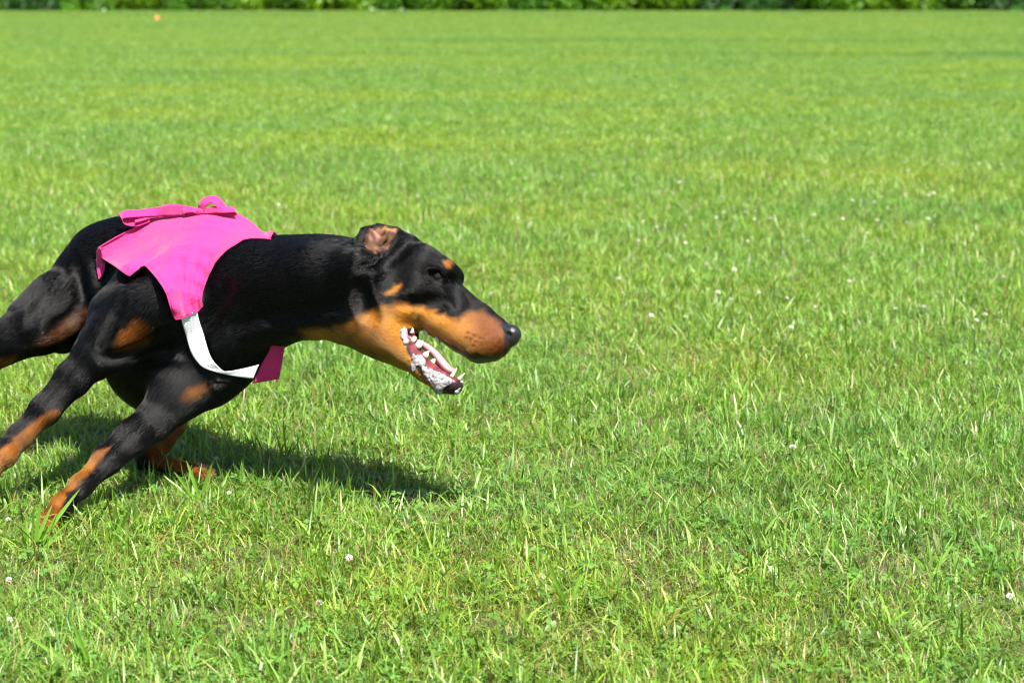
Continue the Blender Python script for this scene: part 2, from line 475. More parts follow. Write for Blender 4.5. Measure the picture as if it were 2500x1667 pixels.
# near (right) shoulder, upper arm, forearm stretched back
chain([(520, 612, 4.06, 50), (470, 680, 3.98, 72), (400, 760, 3.90, 76)], 0.045, dir=DOWN)
chain([(420, 740, 3.91, 70), (335, 775, 3.91, 70), (272, 832, 3.89, 58), (226, 872, 3.87, 46)], 0.035)
chain([(330, 690, 3.98, 52), (275, 760, 3.95, 46), (236, 850, 3.90, 34), (240, 893, 3.87, 23)], 0.03)
chain([(228, 868, 3.87, 44), (180, 922, 3.85, 41), (110, 1000, 3.81, 34), (50, 1064, 3.78, 28), (8, 1108, 3.75, 28)], 0.016)
chain([(8, 1108, 3.75, 30), (-35, 1150, 3.72, 26), (-75, 1172, 3.71, 27)], 0.02)
for dx, dy, dY in ((-26, -14, 0.03), (-34, 0, 0.01), (-32, 12, -0.012), (-20, 20, -0.03)):
    chain([(-70, 1170, 3.71 + dY * 0.6, 14), (-78 + dx, 1176 + dy, 3.71 + dY, 12), (-84 + dx * 1.3, 1186 + dy, 3.71 + dY, 9)], 0.01)
# far (left) shoulder, upper arm, forearm to the paw in the grass
chain([(548, 872, 3.97, 56), (498, 912, 3.92, 62), (430, 965, 3.88, 54), (378, 1026, 3.84, 46)], 0.04)
chain([(372, 1030, 3.84, 45), (325, 1066, 3.80, 42), (262, 1122, 3.75, 33), (200, 1184, 3.70, 25), (152, 1232, 3.66, 25)], 0.016)
chain([(152, 1232, 3.66, 25), (124, 1270, 3.62, 24), (106, 1308, 3.58, 28)], 0.015)
for dx, dy, dY in ((-22, -2, 0.035), (-30, 10, 0.012), (-24, 20, -0.012), (-8, 24, -0.035)):
    chain([(110, 1306, 3.58 + dY * 0.6, 14), (100 + dx, 1314 + dy * .6, 3.57 + dY, 13), (96 + dx * 1.4, 1328 + dy * .5, 3.57 + dY, 10)], 0.01)
# far (left) hind leg brought forward under the chest
chain([(250, 740, 4.33, 76), (362, 845, 4.24, 60), (446, 940, 4.14, 46)], 0.03)
chain([(450, 950, 4.14, 44), (415, 1030, 4.06, 35), (390, 1072, 4.03, 31), (366, 1110, 4.00, 26)], 0.02)
chain([(350, 1108, 4.00, 18), (360, 1126, 3.99, 25), (430, 1144, 3.975, 20), (478, 1152, 3.965, 22)], 0.012)
for dx, dy, dY in ((14, -2, 0.035), (24, 3, 0.012), (24, 9, -0.012), (12, 12, -0.035)):
    chain([(478, 1152, 3.965 + dY * 0.6, 13), (484 + dx, 1152 + dy, 3.965 + dY, 12), (492 + dx * 1.2, 1166 + dy, 3.965 + dY, 9)], 0.01)
# near (right) hind leg driven out behind
chain([(196, 712, 4.24, 70), (136, 762, 4.18, 66), (98, 796, 4.14, 58)], 0.04)
chain([(215, 650, 4.27, 34), (126, 718, 4.20, 38), (56, 764, 4.17, 34)], 0.03)
chain([(150, 795, 4.20, 56), (90, 800, 4.15, 54), (20, 832, 4.13, 46), (-60, 900, 4.11, 33), (-105, 945, 4.10, 24)], 0.03)
chain([(175, 790, 4.26, 62), (150, 815, 4.24, 46)], 0.03)
chain([(-110, 938, 4.10, 25), (-140, 1010, 4.09, 19), (-150, 1070, 4.08, 20), (-165, 1092, 4.07, 24)], 0.015)
for dx, dY in ((-20, 0.03), (-8, 0.01), (6, -0.01), (18, -0.03)):
    chain([(-165, 1092, 4.07 + dY * .5, 13), (-160 + dx, 1112, 4.06 + dY, 12), (-158 + dx, 1128, 4.05 + dY, 9)], 0.01)
cone(*C3(140, 730, 4.36, 20), *C3(112, 746, 4.42, 13), 0.02)            # docked tail

# --- head frame: HL points to the dog's left (away, a little right and down in the view)
CR, CU, CW = np.array((1., 0, 0)), np.array((0, sp, cp)), np.array((0, cp, -sp))
HL = nrm(0.24 * CR - 0.25 * CU + 0.94 * CW); HY = 3.80; HO = W(1000, 700, HY); HS = S(HY, 0.45)
def Hd(x, y, l=0.0, side=1):
    """head point l pixels out from the middle plane; the one on the near (right) side shows at photo (x, y)"""
    a = (x - CX) / F_PX; b = -(y - CY) / F_PX
    d = np.array((a, cp + b * sp, -sp + b * cp)); o = np.array((0, 0, CAM_H))
    t = ((HO - HL * l * HS - o) @ HL) / (d @ HL)
    P = o + d * t
    return P if side > 0 else P + 2 * l * HS * HL
def hchain(pts, k=0.02, q=None, **kw):
    sides = (1, -1) if any(abs(p[2]) > 1e-6 for p in pts) else (1,)
    for s_ in sides:
        for p, q2 in zip(pts[:-1], pts[1:]):
            cone(Hd(p[0], p[1], p[2], s_), p[3] * HS, Hd(q2[0], q2[1], q2[2], s_), q2[3] * HS, k, M=(HL if q else None), c=q, **kw)
HFW = (-0.75, 0.2, 0.35)
hf = nrm(Hd(1250, 830) - Hd(985, 640)); hu = nrm(np.cross(hf, HL))
if hu[2] < 0: hu = -hu
HEAD = np.array((hf, HL, hu))
# skull: flat-sided wedge
ell(Hd(992, 672), (104 * HS, 58 * HS, 88 * HS), HEAD, 0.025, HFW)
hchain([(940, 650, 34, 40), (1030, 652, 32, 40), (1078, 668, 26, 34)], 0.03, dir=HFW)        # temple
hchain([(925, 752, 34, 50), (975, 756, 36, 44)], 0.035, dir=HFW)                              # masseter
hchain([(930, 712, 46, 28), (1020, 712, 44, 24), (1085, 728, 32, 20)], 0.03, dir=HFW)         # cheek bone
hchain([(1076, 656, 30, 19), (1096, 664, 24, 17)], 0.018, dir=HFW)                            # brow
# muzzle
hchain([(1050, 735, 0, 70), (1100, 764, 0, 54), (1148, 800, 0, 45), (1190, 820, 0, 39), (1220, 825, 0, 29)], 0.02, q=0.70, dir=HFW)
hchain([(1060, 778, 22, 34), (1120, 812, 19, 35), (1163, 840, 17, 33), (1196, 840, 13, 28), (1218, 833, 9, 22)], 0.016, dir=HFW)    # lips over the teeth
hchain([(1106, 710, 0, 20), (1178, 764, 0, 17), (1236, 806, 0, 14)], 0.014, dir=HFW)          # nose bridge
# lower jaw
hchain([(900, 795, 28, 44), (945, 822, 28, 36), (985, 856, 24, 27)], 0.03, dir=HFW)
hchain([(972, 850, 22, 27), (1028, 896, 19, 24), (1072, 930, 14, 21), (1106, 940, 8, 18)], 0.012, dir=HFW)
hchain([(990, 860, 0, 24), (1050, 908, 0, 22), (1106, 938, 0, 18)], 0.012, dir=HFW)
hchain([(860, 775, 0, 66), (930, 806, 0, 54), (985, 850, 0, 34)], 0.03, dir=HFW)              # throat under the jaw
# mouth gape carved back to the corner
for l in (0, 30):
    hchain([(992, 815, l, 8), (1040, 842, l, 14), (1090, 874, l, 20), (1130, 905, l, 20)], 0.008, op='-', dir=HFW)
# eye socket
hchain([(1052, 668, 62, 11), (1066, 673, 62, 13), (1082, 683, 62, 11)], 0.006, op='-', dir=HFW)
# ears: cup at the base, flap blown back and turned inside out
for s_ in (1, -1):
    ell(Hd(928, 606, 56, s_), (58 * HS, 26 * HS, 50 * HS), HEAD, 0.014, HFW)
hchain([(968, 580, 50, 20), (1000, 590, 36, 16)], 0.02, dir=HFW)
hchain([(906, 594, 100, 18), (930, 582, 92, 22), (950, 576, 90, 14)], 0.006, op='-', dir=HFW)
hchain([(970, 564, 60, 9), (925, 554, 66, 8), (891, 564, 76, 10), (874, 594, 84, 13), (874, 628, 84, 11), (885, 652, 72, 6)], 0.005, dir=(0.2, 0, -1))
hchain([(912, 566, 80, 6), (922, 582, 79, 7), (916, 600, 80, 6)], 0.005, dir=(0.2, 0, -1))
hchain([(945, 562, 78, 5), (940, 580, 78, 6), (930, 598, 79, 5)], 0.005, dir=(0.2, 0, -1))
hchain([(899, 578, 82, 5), (904, 600, 80, 6), (918, 612, 78, 5)], 0.005, dir=(0.2, 0, -1))

FIELD = Field((-1.30, 3.46, -0.01), (0.06, 4.56, 0.66), 0.0034)
for p in PRIMS: FIELD.add(p)
# furrows and folds drawn on the skin, once its surface is known
def crease(line, r, depth, op='-', k=0.008):
    n = max(4, len(line) * 4); L = np.stack([np.interp(np.linspace(0, 1, n), np.linspace(0, 1, len(line)), np.array(line, float)[:, i]) for i in (0, 1)], -1)
    P, hit = FIELD.trace(L[:, 0], L[:, 1]); N = FIELD.grad(P, 0.006); C = []
    for i in range(n):
        w = math.sin(math.pi * (i + 0.5) / n) ** 0.6; s_ = 0.00078
        C.append((P[i] + N[i] * ((r - depth * w) if op == '-' else -(r - depth * w)) * s_, r * s_, hit[i]))
    for a, b in zip(C[:-1], C[1:]):
        if not (a[2] and b[2]) or np.linalg.norm(a[0] - b[0]) > 0.05: continue
        n0 = len(PRIMS); p = cone(a[0], a[1], b[0], b[1], k, op=op); FIELD.add(p)
        del PRIMS[n0:]
crease([(880, 742), (800, 752), (720, 764), (640, 778), (570, 800)], 18, 7, k=0.014)
crease([(560, 700), (520, 765), (486, 840)], 20, 6, k=0.014)
crease([(420, 800), (350, 845), (295, 868), (258, 872)], 15, 9, k=0.010)
crease([(440, 880), (380, 868), (320, 884), (275, 900)], 9, 4, '+', 0.012)
crease([(214, 640), (226, 676), (231, 712)], 11, 4, '+', 0.016)
crease([(190, 640), (200, 690), (206, 730)], 18, 8, k=0.012)
crease([(160, 672), (105, 735), (70, 790)], 16, 6, k=0.012)
crease([(130, 800), (180, 770), (225, 735)], 16, 7, k=0.012)
crease([(360, 1026), (295, 1088), (230, 1150)], 10, 4, k=0.008)
crease([(206, 884), (145, 955), (85, 1025)], 10, 4, k=0.008)
crease([(300, 730), (268, 800), (246, 860)], 14, 6, k=0.010)
crease([(1098, 690), (1112, 716), (1122, 742)], 18, 2.5, k=0.012)
crease([(1142, 856), (1156, 828), (1186, 812)], 6, 2.5, k=0.004)
crease([(885, 657), (930, 643), (985, 612)], 14, 5, k=0.012)
crease([(892, 664), (880, 702), (890, 748), (908, 778)], 20, 8, k=0.014)
crease([(1085, 742), (1040, 738), (985, 738)], 16, 4, k=0.012)
crease([(600, 860), (560, 900), (540, 930)], 16, 5, k=0.012)
SKIN_V, SKIN_Q = FIELD.nets()
def smooth_mesh(V, Q, it=2, f=0.5):
    e = np.concatenate([Q[:, [i, (i + 1) % 4]] for i in range(4)])
    n = len(V); cnt = np.bincount(e[:, 0], minlength=n) + np.bincount(e[:, 1], minlength=n)
    for _ in range(it):
        acc = np.zeros_like(V)
        for ax in range(3):
            acc[:, ax] = np.bincount(e[:, 0], V[e[:, 1], ax], n) + np.bincount(e[:, 1], V[e[:, 0], ax], n)
        V = V * (1 - f) + f * acc / np.maximum(cnt, 1)[:, None]
    return V
SKIN_V = smooth_mesh(SKIN_V, SKIN_Q, 2, 0.4)
SKIN_N = FIELD.grad(SKIN_V, 0.004)

# --- coat: where the black stops and the rust begins (markings measured on the near side, mirrored on the head)
def poly_sd(P, poly):
    """signed distance to a polygon, negative inside"""
    poly = np.asarray(poly, float); d = np.full(len(P), 1e9); ins = np.zeros(len(P), bool)
    for a, b in zip(poly, np.roll(poly, -1, 0)):
        e = b - a; w = P - a; t = np.clip((w @ e) / (e @ e), 0, 1)
        d = np.minimum(d, np.sum((w - t[:, None] * e) ** 2, 1))
        c = ((a[1] <= P[:, 1]) & (b[1] > P[:, 1])) | ((b[1] <= P[:, 1]) & (a[1] > P[:, 1]))
        with np.errstate(divide='ignore', invalid='ignore'):
            xi = a[0] + (P[:, 1] - a[1]) / (b[1] - a[1]) * e[0]
        ins ^= c & (P[:, 0] < xi)
    d = np.sqrt(d); d[ins] *= -1; return d
def vnoise(P, f, seed=0):
    """cheap smooth noise, -1..1"""
    r = np.random.default_rng(seed); s_ = 0
    for i in range(6):
        k = r.normal(0, 1, 3); k = k / np.linalg.norm(k) * f * r.uniform(0.6, 1.7)
        s_ = s_ + np.sin(P @ k + r.uniform(0, 6.28))
    return s_ / 3.0
def sstep(x, a, b):
    t = np.clip((x - a) / (b - a), 0, 1); return t * t * (3 - 2 * t)
def marks(V, N=None):
    side = (V - HO) @ HL
    inhead = V[:, 0] > W(725, 700, 3.85)[0]
    Vh = np.where((side > 0)[:, None], V - 2 * side[:, None] * HL, V)
    ph = to_px(Vh); pb = to_px(V); nz = vnoise(V, 260, 3) * 3.0 + vnoise(V, 900, 4) * 2.0
    tan = np.zeros(len(V)); dark = np.zeros(len(V)); gum = np.zeros(len(V)); lip = np.zeros(len(V)); ear = np.zeros(len(V))
    def put(P, poly, soft, amt=1.0, where=True, arr=None):
        arr = tan if arr is None else arr
        m = sstep(-(poly_sd(P, poly) + nz), -soft, soft) * amt
        arr[:] = np.maximum(arr, np.where(where, m, 0))
    H = inhead
    put(ph, [(735, 806), (832, 798), (886, 770), (937, 746), (991, 742), (1055, 758), (1103, 777), (1122, 781), (1138, 768), (1151, 758), (1183, 760), (1208, 779), (1226, 797), (1232, 830), (1229, 900),
             (1090, 1000), (1000, 960), (900, 890), (760, 850)], 9, 1, H)
    put(ph, [(944, 716), (958, 696), (984, 690), (985, 702), (966, 718), (948, 724)], 5, 1, H)
    put(ph, [(1086, 640), (1098, 636), (1107, 650), (1104, 660), (1090, 656)], 3.5, 1, H)
    # lip edge, chin and mouth
    put(ph, [(1232, 790), (1232, 862), (1190, 868), (1135, 856), (1085, 831), (1020, 804), (990, 800), (981, 815), (992, 856), (1012, 888), (1040, 924), (1060, 948), (1062, 975), (1150, 975), (1150, 905), (1060, 838), (1150, 890), (1290, 900), (1290, 780)], 4, 1, H, lip)
    put(ph, [(986, 808), (1006, 806), (1040, 835), (1075, 870), (1120, 918), (1124, 932), (1100, 936), (1074, 926), (1046, 900), (1020, 872), (1000, 850), (990, 830)], 3, 1, H & (((V - HO) @ HL) < 40 * HS), gum)
    put(ph, [(890, 585), (900, 562), (930, 553), (966, 557), (968, 575), (948, 604), (915, 618), (895, 606)], 5, 1, H, ear)
    B = ~H
    put(pb, [(-200, 1300), (-200, 1130), (0, 1098), (45, 1060), (90, 1022), (127, 1001), (150, 1000), (60, 1110), (20, 1200)], 6, 1, B & (V[:, 1] < 3.93))
    put(pb, [(224, 1104), (269, 1090), (243, 1127), (207, 1165), (165, 1203), (153, 1231), (146, 1258), (150, 1290), (110, 1360), (0, 1360), (60, 1240), (150, 1160)], 6, 1, B & (V[:, 1] < 3.90))
    put(pb, [(478, 990), (420, 990), (360, 1068), (352, 1098), (378, 1136), (430, 1158), (470, 1180), (560, 1200), (540, 1130), (440, 1114), (470, 1050)], 7, 0.9, B & (V[:, 1] > 3.90))
    put(pb, [(280, 838), (301, 808), (330, 782), (353, 790), (370, 814), (359, 834), (316, 848), (288, 850)], 13, 0.95, B & (V[:, 1] < 4.0))
    put(pb, [(444, 974), (468, 945), (504, 938), (512, 950), (482, 970)], 12, 0.85, B & (V[:, 1] < 4.0))
    put(pb, [(75, 848), (120, 814), (161, 782), (201, 750), (240, 748), (238, 780), (200, 806), (161, 830), (115, 846)], 14, 0.17, B & (V[:, 1] > 3.95))  # thigh rust, thinned so the shade there sits in the colour
    put(pb, [(-60, 900), (0, 874), (44, 868), (36, 884), (0, 900), (-40, 960), (-120, 1140), (-220, 1140), (-160, 960)], 8, 0.9, B & (V[:, 1] > 3.95))
    return tan, lip, gum, ear
BLACK = np.array((0.0030, 0.0028, 0.0030)); TAN = np.array((0.310, 0.128, 0.019)); RUST = np.array((0.075, 0.019, 0.005))
def coat(V):
    tan, lip, gum, ear = marks(V)
    v = 0.5 + 0.5 * vnoise(V, 120, 8)[:, None]
    tcol = TAN * (0.82 + 0.3 * v)
    P = to_px(V)
    near_nose = sstep(P[:, 0] - 0.30 * (P[:, 1] - 800), 1070, 1200)[:, None]          # redder and darker towards the nose
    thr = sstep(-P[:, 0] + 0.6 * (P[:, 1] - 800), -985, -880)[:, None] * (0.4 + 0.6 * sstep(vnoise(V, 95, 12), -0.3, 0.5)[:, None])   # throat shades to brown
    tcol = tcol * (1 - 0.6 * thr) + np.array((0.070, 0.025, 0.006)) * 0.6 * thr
    for wx, wy in ((1144, 812), (1157, 817), (1169, 823), (1181, 828), (1150, 827), (1163, 833), (1176, 838), (1140, 824), (1156, 843), (1190, 836)):
        d_ = sstep(-np.hypot((P[:, 0] - wx) * 0.7, P[:, 1] - wy), -5.5, -1.5)[:, None] * 0.75; tcol = tcol * (1 - d_) + np.array((0.02, 0.008, 0.003)) * d_
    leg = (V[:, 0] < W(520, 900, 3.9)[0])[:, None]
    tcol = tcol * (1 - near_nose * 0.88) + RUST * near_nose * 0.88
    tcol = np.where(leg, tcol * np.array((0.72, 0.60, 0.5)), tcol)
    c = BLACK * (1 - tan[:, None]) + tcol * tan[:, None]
    edge = (tan * (1 - tan) * 4)[:, None]; c = c * (1 - edge * 0.35) + np.array((0.05, 0.013, 0.003)) * edge * 0.35
    c = c * (1 - lip[:, None]) + np.array((0.020, 0.012, 0.012)) * lip[:, None]
    gn = (0.5 + 0.5 * vnoise(V, 420, 9))[:, None]
    c = c * (1 - gum[:, None]) + (np.array((0.17, 0.045, 0.048)) * (1 - gn) + np.array((0.06, 0.016, 0.020)) * gn) * gum[:, None]
    en = (0.5 + 0.5 * vnoise(V, 330, 10))[:, None]
    c = c * (1 - ear[:, None]) + (np.array((0.12, 0.052, 0.024)) * en + np.array((0.022, 0.011, 0.007)) * (1 - en)) * ear[:, None]  # brown inner ear, the shade of its hollows painted in by noise
    rimc = sstep(-P[:, 1] + 0.1 * (P[:, 0] - 930), -566, -556)[:, None] * ear[:, None]; c = c * (1 - rimc) + np.array((0.26, 0.13, 0.05)) * rimc  # tan top rim, its sunlit paleness put into the colour
    pk = sstep(-np.hypot(P[:, 0] - 914, (P[:, 1] - 578) * 0.7), -16, -6)[:, None] * ear[:, None]; c = c * (1 - pk) + np.array((0.28, 0.13, 0.09)) * (0.4 + 0.6 * en) * pk
    bare = np.clip(lip + gum + 0.75 * ear, 0, 1)
    return c, bare, gum + 0.6 * lip
def flow(V, N):
    """lie of the coat: nose to tail, down the limbs"""
    acc = np.zeros_like(V)
    for p in PRIMS:
        if p.op != '+': continue
        d = pdist(p, V[:, 0], V[:, 1], V[:, 2]); w = np.exp(-np.clip(d, 0, 1) / 0.018)
        acc += w[:, None] * p.dir
    acc -= N * np.sum(acc * N, 1, keepdims=True)
    return acc / (np.linalg.norm(acc, axis=1, keepdims=True) + 1e-9)

def skin_material():
    t = NT('dog_skin')
    t.col(t.attr('coat').outputs['Color'])
    wet = t.attr('wet').outputs['Fac']
    mr = t.new('MapRange'); mr.inputs[3].default_value = 0.62; mr.inputs[4].default_value = 0.16
    t.link(wet, mr.inputs[0]); t.link(mr.outputs[0], t.b.inputs['Roughness'])
    n = t.noise(420, 4, t.obj_co((1.0, 1.0, 1.6)))
    t.bump(n, 0.2, 0.0008); t.b.inputs['Specular IOR Level'].default_value = 0.16
    return t.m
DOG = empty('running_dog', G(330, 1250))
DOG_INV = Matrix.Translation(-Vector(DOG.location))
def dpart(name, me, mat, parent=None, label=None):
    """a part of the dog, its mesh given in world space"""
    me.transform(DOG_INV)
    o = obj(name, me, mat, parent or DOG)
    if label: o['label'] = label
    return o
tag(DOG, 'black and rust dog in a pink vest running with its mouth open', 'dog')
c_, bare_, wet_ = coat(SKIN_V)
me = mesh_np('dog_body', SKIN_V, SKIN_Q); color_attr(me, 'coat', c_)
wa = me.attributes.new('wet', 'FLOAT', 'POINT'); wa.data.foreach_set('value', np.clip(wet_, 0, 1).astype(np.float32))
dpart('body', me, skin_material(), label='sleek black coat with rust muzzle, chest spots and lower legs')

# --- small meshes for the face
def ball(c, r, axes=None, nu=16, nv=10, bump=0.0, seed=0):
    axes = np.eye(3) if axes is None else axes; r = np.broadcast_to(np.asarray(r, float), (3,))
    V = [np.array((0, 0, 1.0))]; 
    for i in range(1, nv):
        th = math.pi * i / nv
        for j in range(nu):
            V.append(np.array((math.sin(th) * math.cos(2 * math.pi * j / nu), math.sin(th) * math.sin(2 * math.pi * j / nu), math.cos(th))))
    V.append(np.array((0, 0, -1.0))); V = np.array(V)
    if bump: V = V * (1 + bump * vnoise(V, 5, seed)[:, None])
    T = [(0, 1 + j, 1 + (j + 1) % nu) for j in range(nu)]; Q = []
    for i in range(nv - 2):
        for j in range(nu):
            a = 1 + i * nu + j; b = 1 + i * nu + (j + 1) % nu
            Q.append((a, a + nu, b + nu, b))
    e = len(V) - 1; b0 = 1 + (nv - 2) * nu
    T += [(e, b0 + (j + 1) % nu, b0 + j) for j in range(nu)]
    return np.asarray(c) + (V * r) @ axes, np.array(Q), np.array(T)
def merge(parts):
    V, Q, T = [], [], []; b = 0
    for v, q, t in parts:
        V.append(v); b0 = b; b += len(v)
        if len(q): Q.append(np.asarray(q) + b0)
        if len(t): T.append(np.asarray(t) + b0)
    return np.concatenate(V), ([np.concatenate(Q)] if Q else []) + ([np.concatenate(T)] if T else [])
def tube(pts, rad, nu=10, flat=1.0, up=(0, 0, 1)):
    """round-ended tube through points with a radius at each; flat squeezes it along `up`"""
    pts = np.asarray(pts, float); rad = np.asarray(rad, float); n = len(pts)
    tg = np.gradient(pts, axis=0); tg /= np.linalg.norm(tg, axis=1, keepdims=True) + 1e-12
    V = []
    for i in range(n):
        u = np.asarray(up, float); s_ = nrm(np.cross(tg[i], u)); u = np.cross(s_, tg[i])
        for j in range(nu):
            a = 2 * math.pi * j / nu
            V.append(pts[i] + rad[i] * (math.cos(a) * s_ + math.sin(a) * u * flat))
    V += [pts[0] - tg[0] * rad[0] * 0.5, pts[-1] + tg[-1] * rad[-1] * 0.5]
    Q = [(i * nu + j, i * nu + (j + 1) % nu, (i + 1) * nu + (j + 1) % nu, (i + 1) * nu + j) for i in range(n - 1) for j in range(nu)]
    e = n * nu
    T = [(e, (j + 1) % nu, j) for j in range(nu)] + [(e + 1, (n - 1) * nu + j, (n - 1) * nu + (j + 1) % nu) for j in range(nu)]
    return np.array(V), np.array(Q), np.array(T)
def spline(P, n):
    """Catmull-Rom through the points"""
    P = np.asarray(P, float); P = np.concatenate((2 * P[:1] - P[1:2], P, 2 * P[-1:] - P[-2:-1])); m = len(P) - 3
    t = np.linspace(0, m - 1e-6, n); i = t.astype(int); f = (t - i)[:, None]
    a, b, c, d = P[i], P[i + 1], P[i + 2], P[i + 3]
    return 0.5 * (2 * b + (c - a) * f + (2 * a - 5 * b + 4 * c - d) * f ** 2 + (3 * b - a - 3 * c + d) * f ** 3)

M_TOOTH = plain('tooth_enamel', (0.40, 0.375, 0.30), 0.22, 0.5, 0.08, 300, Subsurface_Weight=0.15)
M_TONGUE = plain('tongue', (0.40, 0.205, 0.215), 0.30, 0.5, 0.10, 500, Subsurface_Weight=0.25)
def foam_mat():
    t = NT('saliva_foam'); n = t.noise(300, 3, t.obj_co()); t.col(t.mix(t.ramp(n, 0.35, 0.6), (0.16, 0.11, 0.12), (0.27, 0.27, 0.285))); t.set(Roughness=0.16)
    v = t.n.new('ShaderNodeTexVoronoi'); v.inputs['Scale'].default_value = 700; t.link(t.obj_co(), v.inputs['Vector']); t.bump(v.outputs['Distance'], 0.6, 0.0008); return t.m
M_FOAM = foam_mat()
M_EYE = plain('eye', (0.006, 0.0035, 0.0025), 0.05, 0.5, 0.2, 80)
M_LID = plain('eyelid', (0.0035, 0.003, 0.003), 0.6, 0.12, 0.2, 200)
M_PINKSKIN = plain('eye_corner', (0.26, 0.15, 0.15), 0.22, 0.4, 0.2, 300)
def nose_mat():
    t = NT('nose_leather'); t.col((0.010, 0.010, 0.012)); t.set(Roughness=0.34)
    v = t.n.new('ShaderNodeTexVoronoi'); v.inputs['Scale'].default_value = 520; t.link(t.obj_co(), v.inputs['Vector'])
    t.bump(v.outputs['Distance'], 0.5, 0.0008); return t.m
# nose pad with nostrils
P0 = PRIMS; PRIMS = []
hchain([(1231, 812, 8, 15), (1247, 815, 8, 15.5)], 0.01, dir=HFW)
hchain([(1232, 807, 0, 16), (1250, 815, 0, 17.5), (1247, 829, 0, 13), (1240, 844, 0, 7)], 0.01, dir=HFW)
hchain([(1247, 822, 27, 5.5), (1240, 817, 25, 5), (1233, 823, 25, 3)], 0.004, op='-', dir=HFW)
nc = Hd(1240, 818); NF = Field(nc - 0.045, nc + 0.045, 0.0011)
for p in PRIMS: NF.add(p)
PRIMS = P0
nv_, nq_ = NF.nets(); nv_ = smooth_mesh(nv_, nq_, 2, 0.4)
dpart('nose', mesh_np('dog_nose', nv_, nq_), nose_mat(), label='black leathery nose with open nostrils')
# eyes with lids
for s_ in (1, -1):
    surf, hit = FIELD.trace(np.array([1067.0]), np.array([674.0]))
    e0 = surf[0]; n0 = FIELD.grad(surf, 0.006)[0]
    ec = e0 - n0 * 0.0074
    def lid_pt(x, y, lift):
        p, _ = FIELD.trace(np.array([float(x)]), np.array([float(y)])); d = nrm(p[0] - ec)
        return ec + d * (0.0128 + lift)
    co = np.array([lid_pt(1084, 685, -0.0004)])[0]
    flip = (lambda P: P) if s_ == 1 else (lambda P: P - 2 * ((P - HO) @ HL)[..., None] * HL)
    v, q, t = ball(ec, 0.0128, HEAD, 24, 16)
    eo = dpart('eye', mesh_np('eye', flip(v), [q, t]), M_EYE, label='dark glossy eye')
    cen = np.array((1067.0, 675.0)); lids = []
    for mar in ([(1046, 667), (1055, 663), (1067, 664), (1079, 672), (1091, 690)], [(1046, 667), (1054, 677), (1066, 684), (1079, 690), (1091, 690)]):
        m_ = spline(mar, 20); rows = []
        rim = np.array([ec + nrm(FIELD.trace(np.array([x]), np.array([y]))[0][0] - ec) * 0.0133 for x, y in m_])
        for f_, lift in ((1.0, -0.0015), (1.0, 0.0006), (1.12, 0.0012), (1.3, 0.0012), (1.55, 0.0006), (1.8, -0.0004), (2.0, -0.0020)):
            q_ = cen + (m_ - cen) * f_; p_, _ = FIELD.trace(q_[:, 0], q_[:, 1]); nn = FIELD.grad(p_, 0.006); t_ = np.clip((f_ - 1) / 0.5, 0, 1)
            rows.append((rim + nrm(e0 - ec) * lift) * (1 - t_) + (p_ + nn * lift) * t_)
        sv_ = np.array(rows); mm, nn_ = sv_.shape[:2]; a_ = (np.arange(mm - 1)[:, None] * nn_ + np.arange(nn_ - 1)).ravel()
        lids.append((sv_.reshape(-1, 3), np.stack((a_, a_ + 1, a_ + nn_ + 1, a_ + nn_), -1), []))
    v, f = merge(lids)
    dpart('eyelid', mesh_np('eyelid', flip(v), f), M_LID, eo)
    v, q, t = ball(co, (0.0034, 0.0018, 0.0022), HEAD, 10, 6)
    dpart('eye_corner', mesh_np('eye_corner', flip(v), [q, t]), M_PINKSKIN, eo)
e_ctr = ec
# tongue
tg = spline([Hd(1022, 834, 4), Hd(1048, 852, 4), Hd(1066, 868, 5), Hd(1082, 889, 6), Hd(1096, 904, 6), Hd(1112, 908, 4)], 26)
tr_ = np.interp(np.linspace(0, 1, 26), (0, .15, .7, .92, 1), (13, 20, 22, 17, 8)) * HS
tv, tq, tt = tube(tg, tr_, 16, 0.52, hu)
dpart('tongue', mesh_np('tongue', tv, [tq, tt]), M_TONGUE, label='pink tongue lying along the lower jaw')
# teeth
def tooth(base, tip, w, l, depth=0.42, tipw=0.10):
    b = Hd(base[0], base[1], l); tp = Hd(tip[0], tip[1], l)
    pts = spline([b - (tp - b) * 0.5, b, b + (tp - b) * 0.55, tp], 10)
    r = np.interp(np.linspace(0, 1, 10), (0, .33, .66, 1), (0.42, .5, .27 + tipw * .25, tipw * .5)) * w * HS
    v, q, t = tube(pts, r, 10, 1.0, HL)
    c = (v - b) @ HL; v = v - np.outer(c * (1 - depth), HL)
    dpart('tooth', mesh_np('tooth', v, [q, t]), M_TOOTH)
tooth((1009, 830), (1014, 823), 14, 24, 0.5, 0.8); tooth((1023, 841), (1033, 831), 20, 27); tooth((1039, 866), (1048, 856), 17, 25); tooth((1056, 883), (1064, 874), 14, 22)
tooth((1098, 926), (1115, 899), 13, 17, 0.9, 0.25); tooth((1112, 934), (1134, 911), 14, 6, 0.9, 0.2)
for x, l in ((1119, 8), (1122, 2)): tooth((x, 938), (x + 8, 931), 7, l, 0.8, 0.6)
tooth((1004, 805), (1006, 813), 13, 24, 0.5, 0.8); tooth((1039, 812), (1041, 826), 14, 22); tooth((1068, 824), (1073, 844), 13, 14, 0.9)
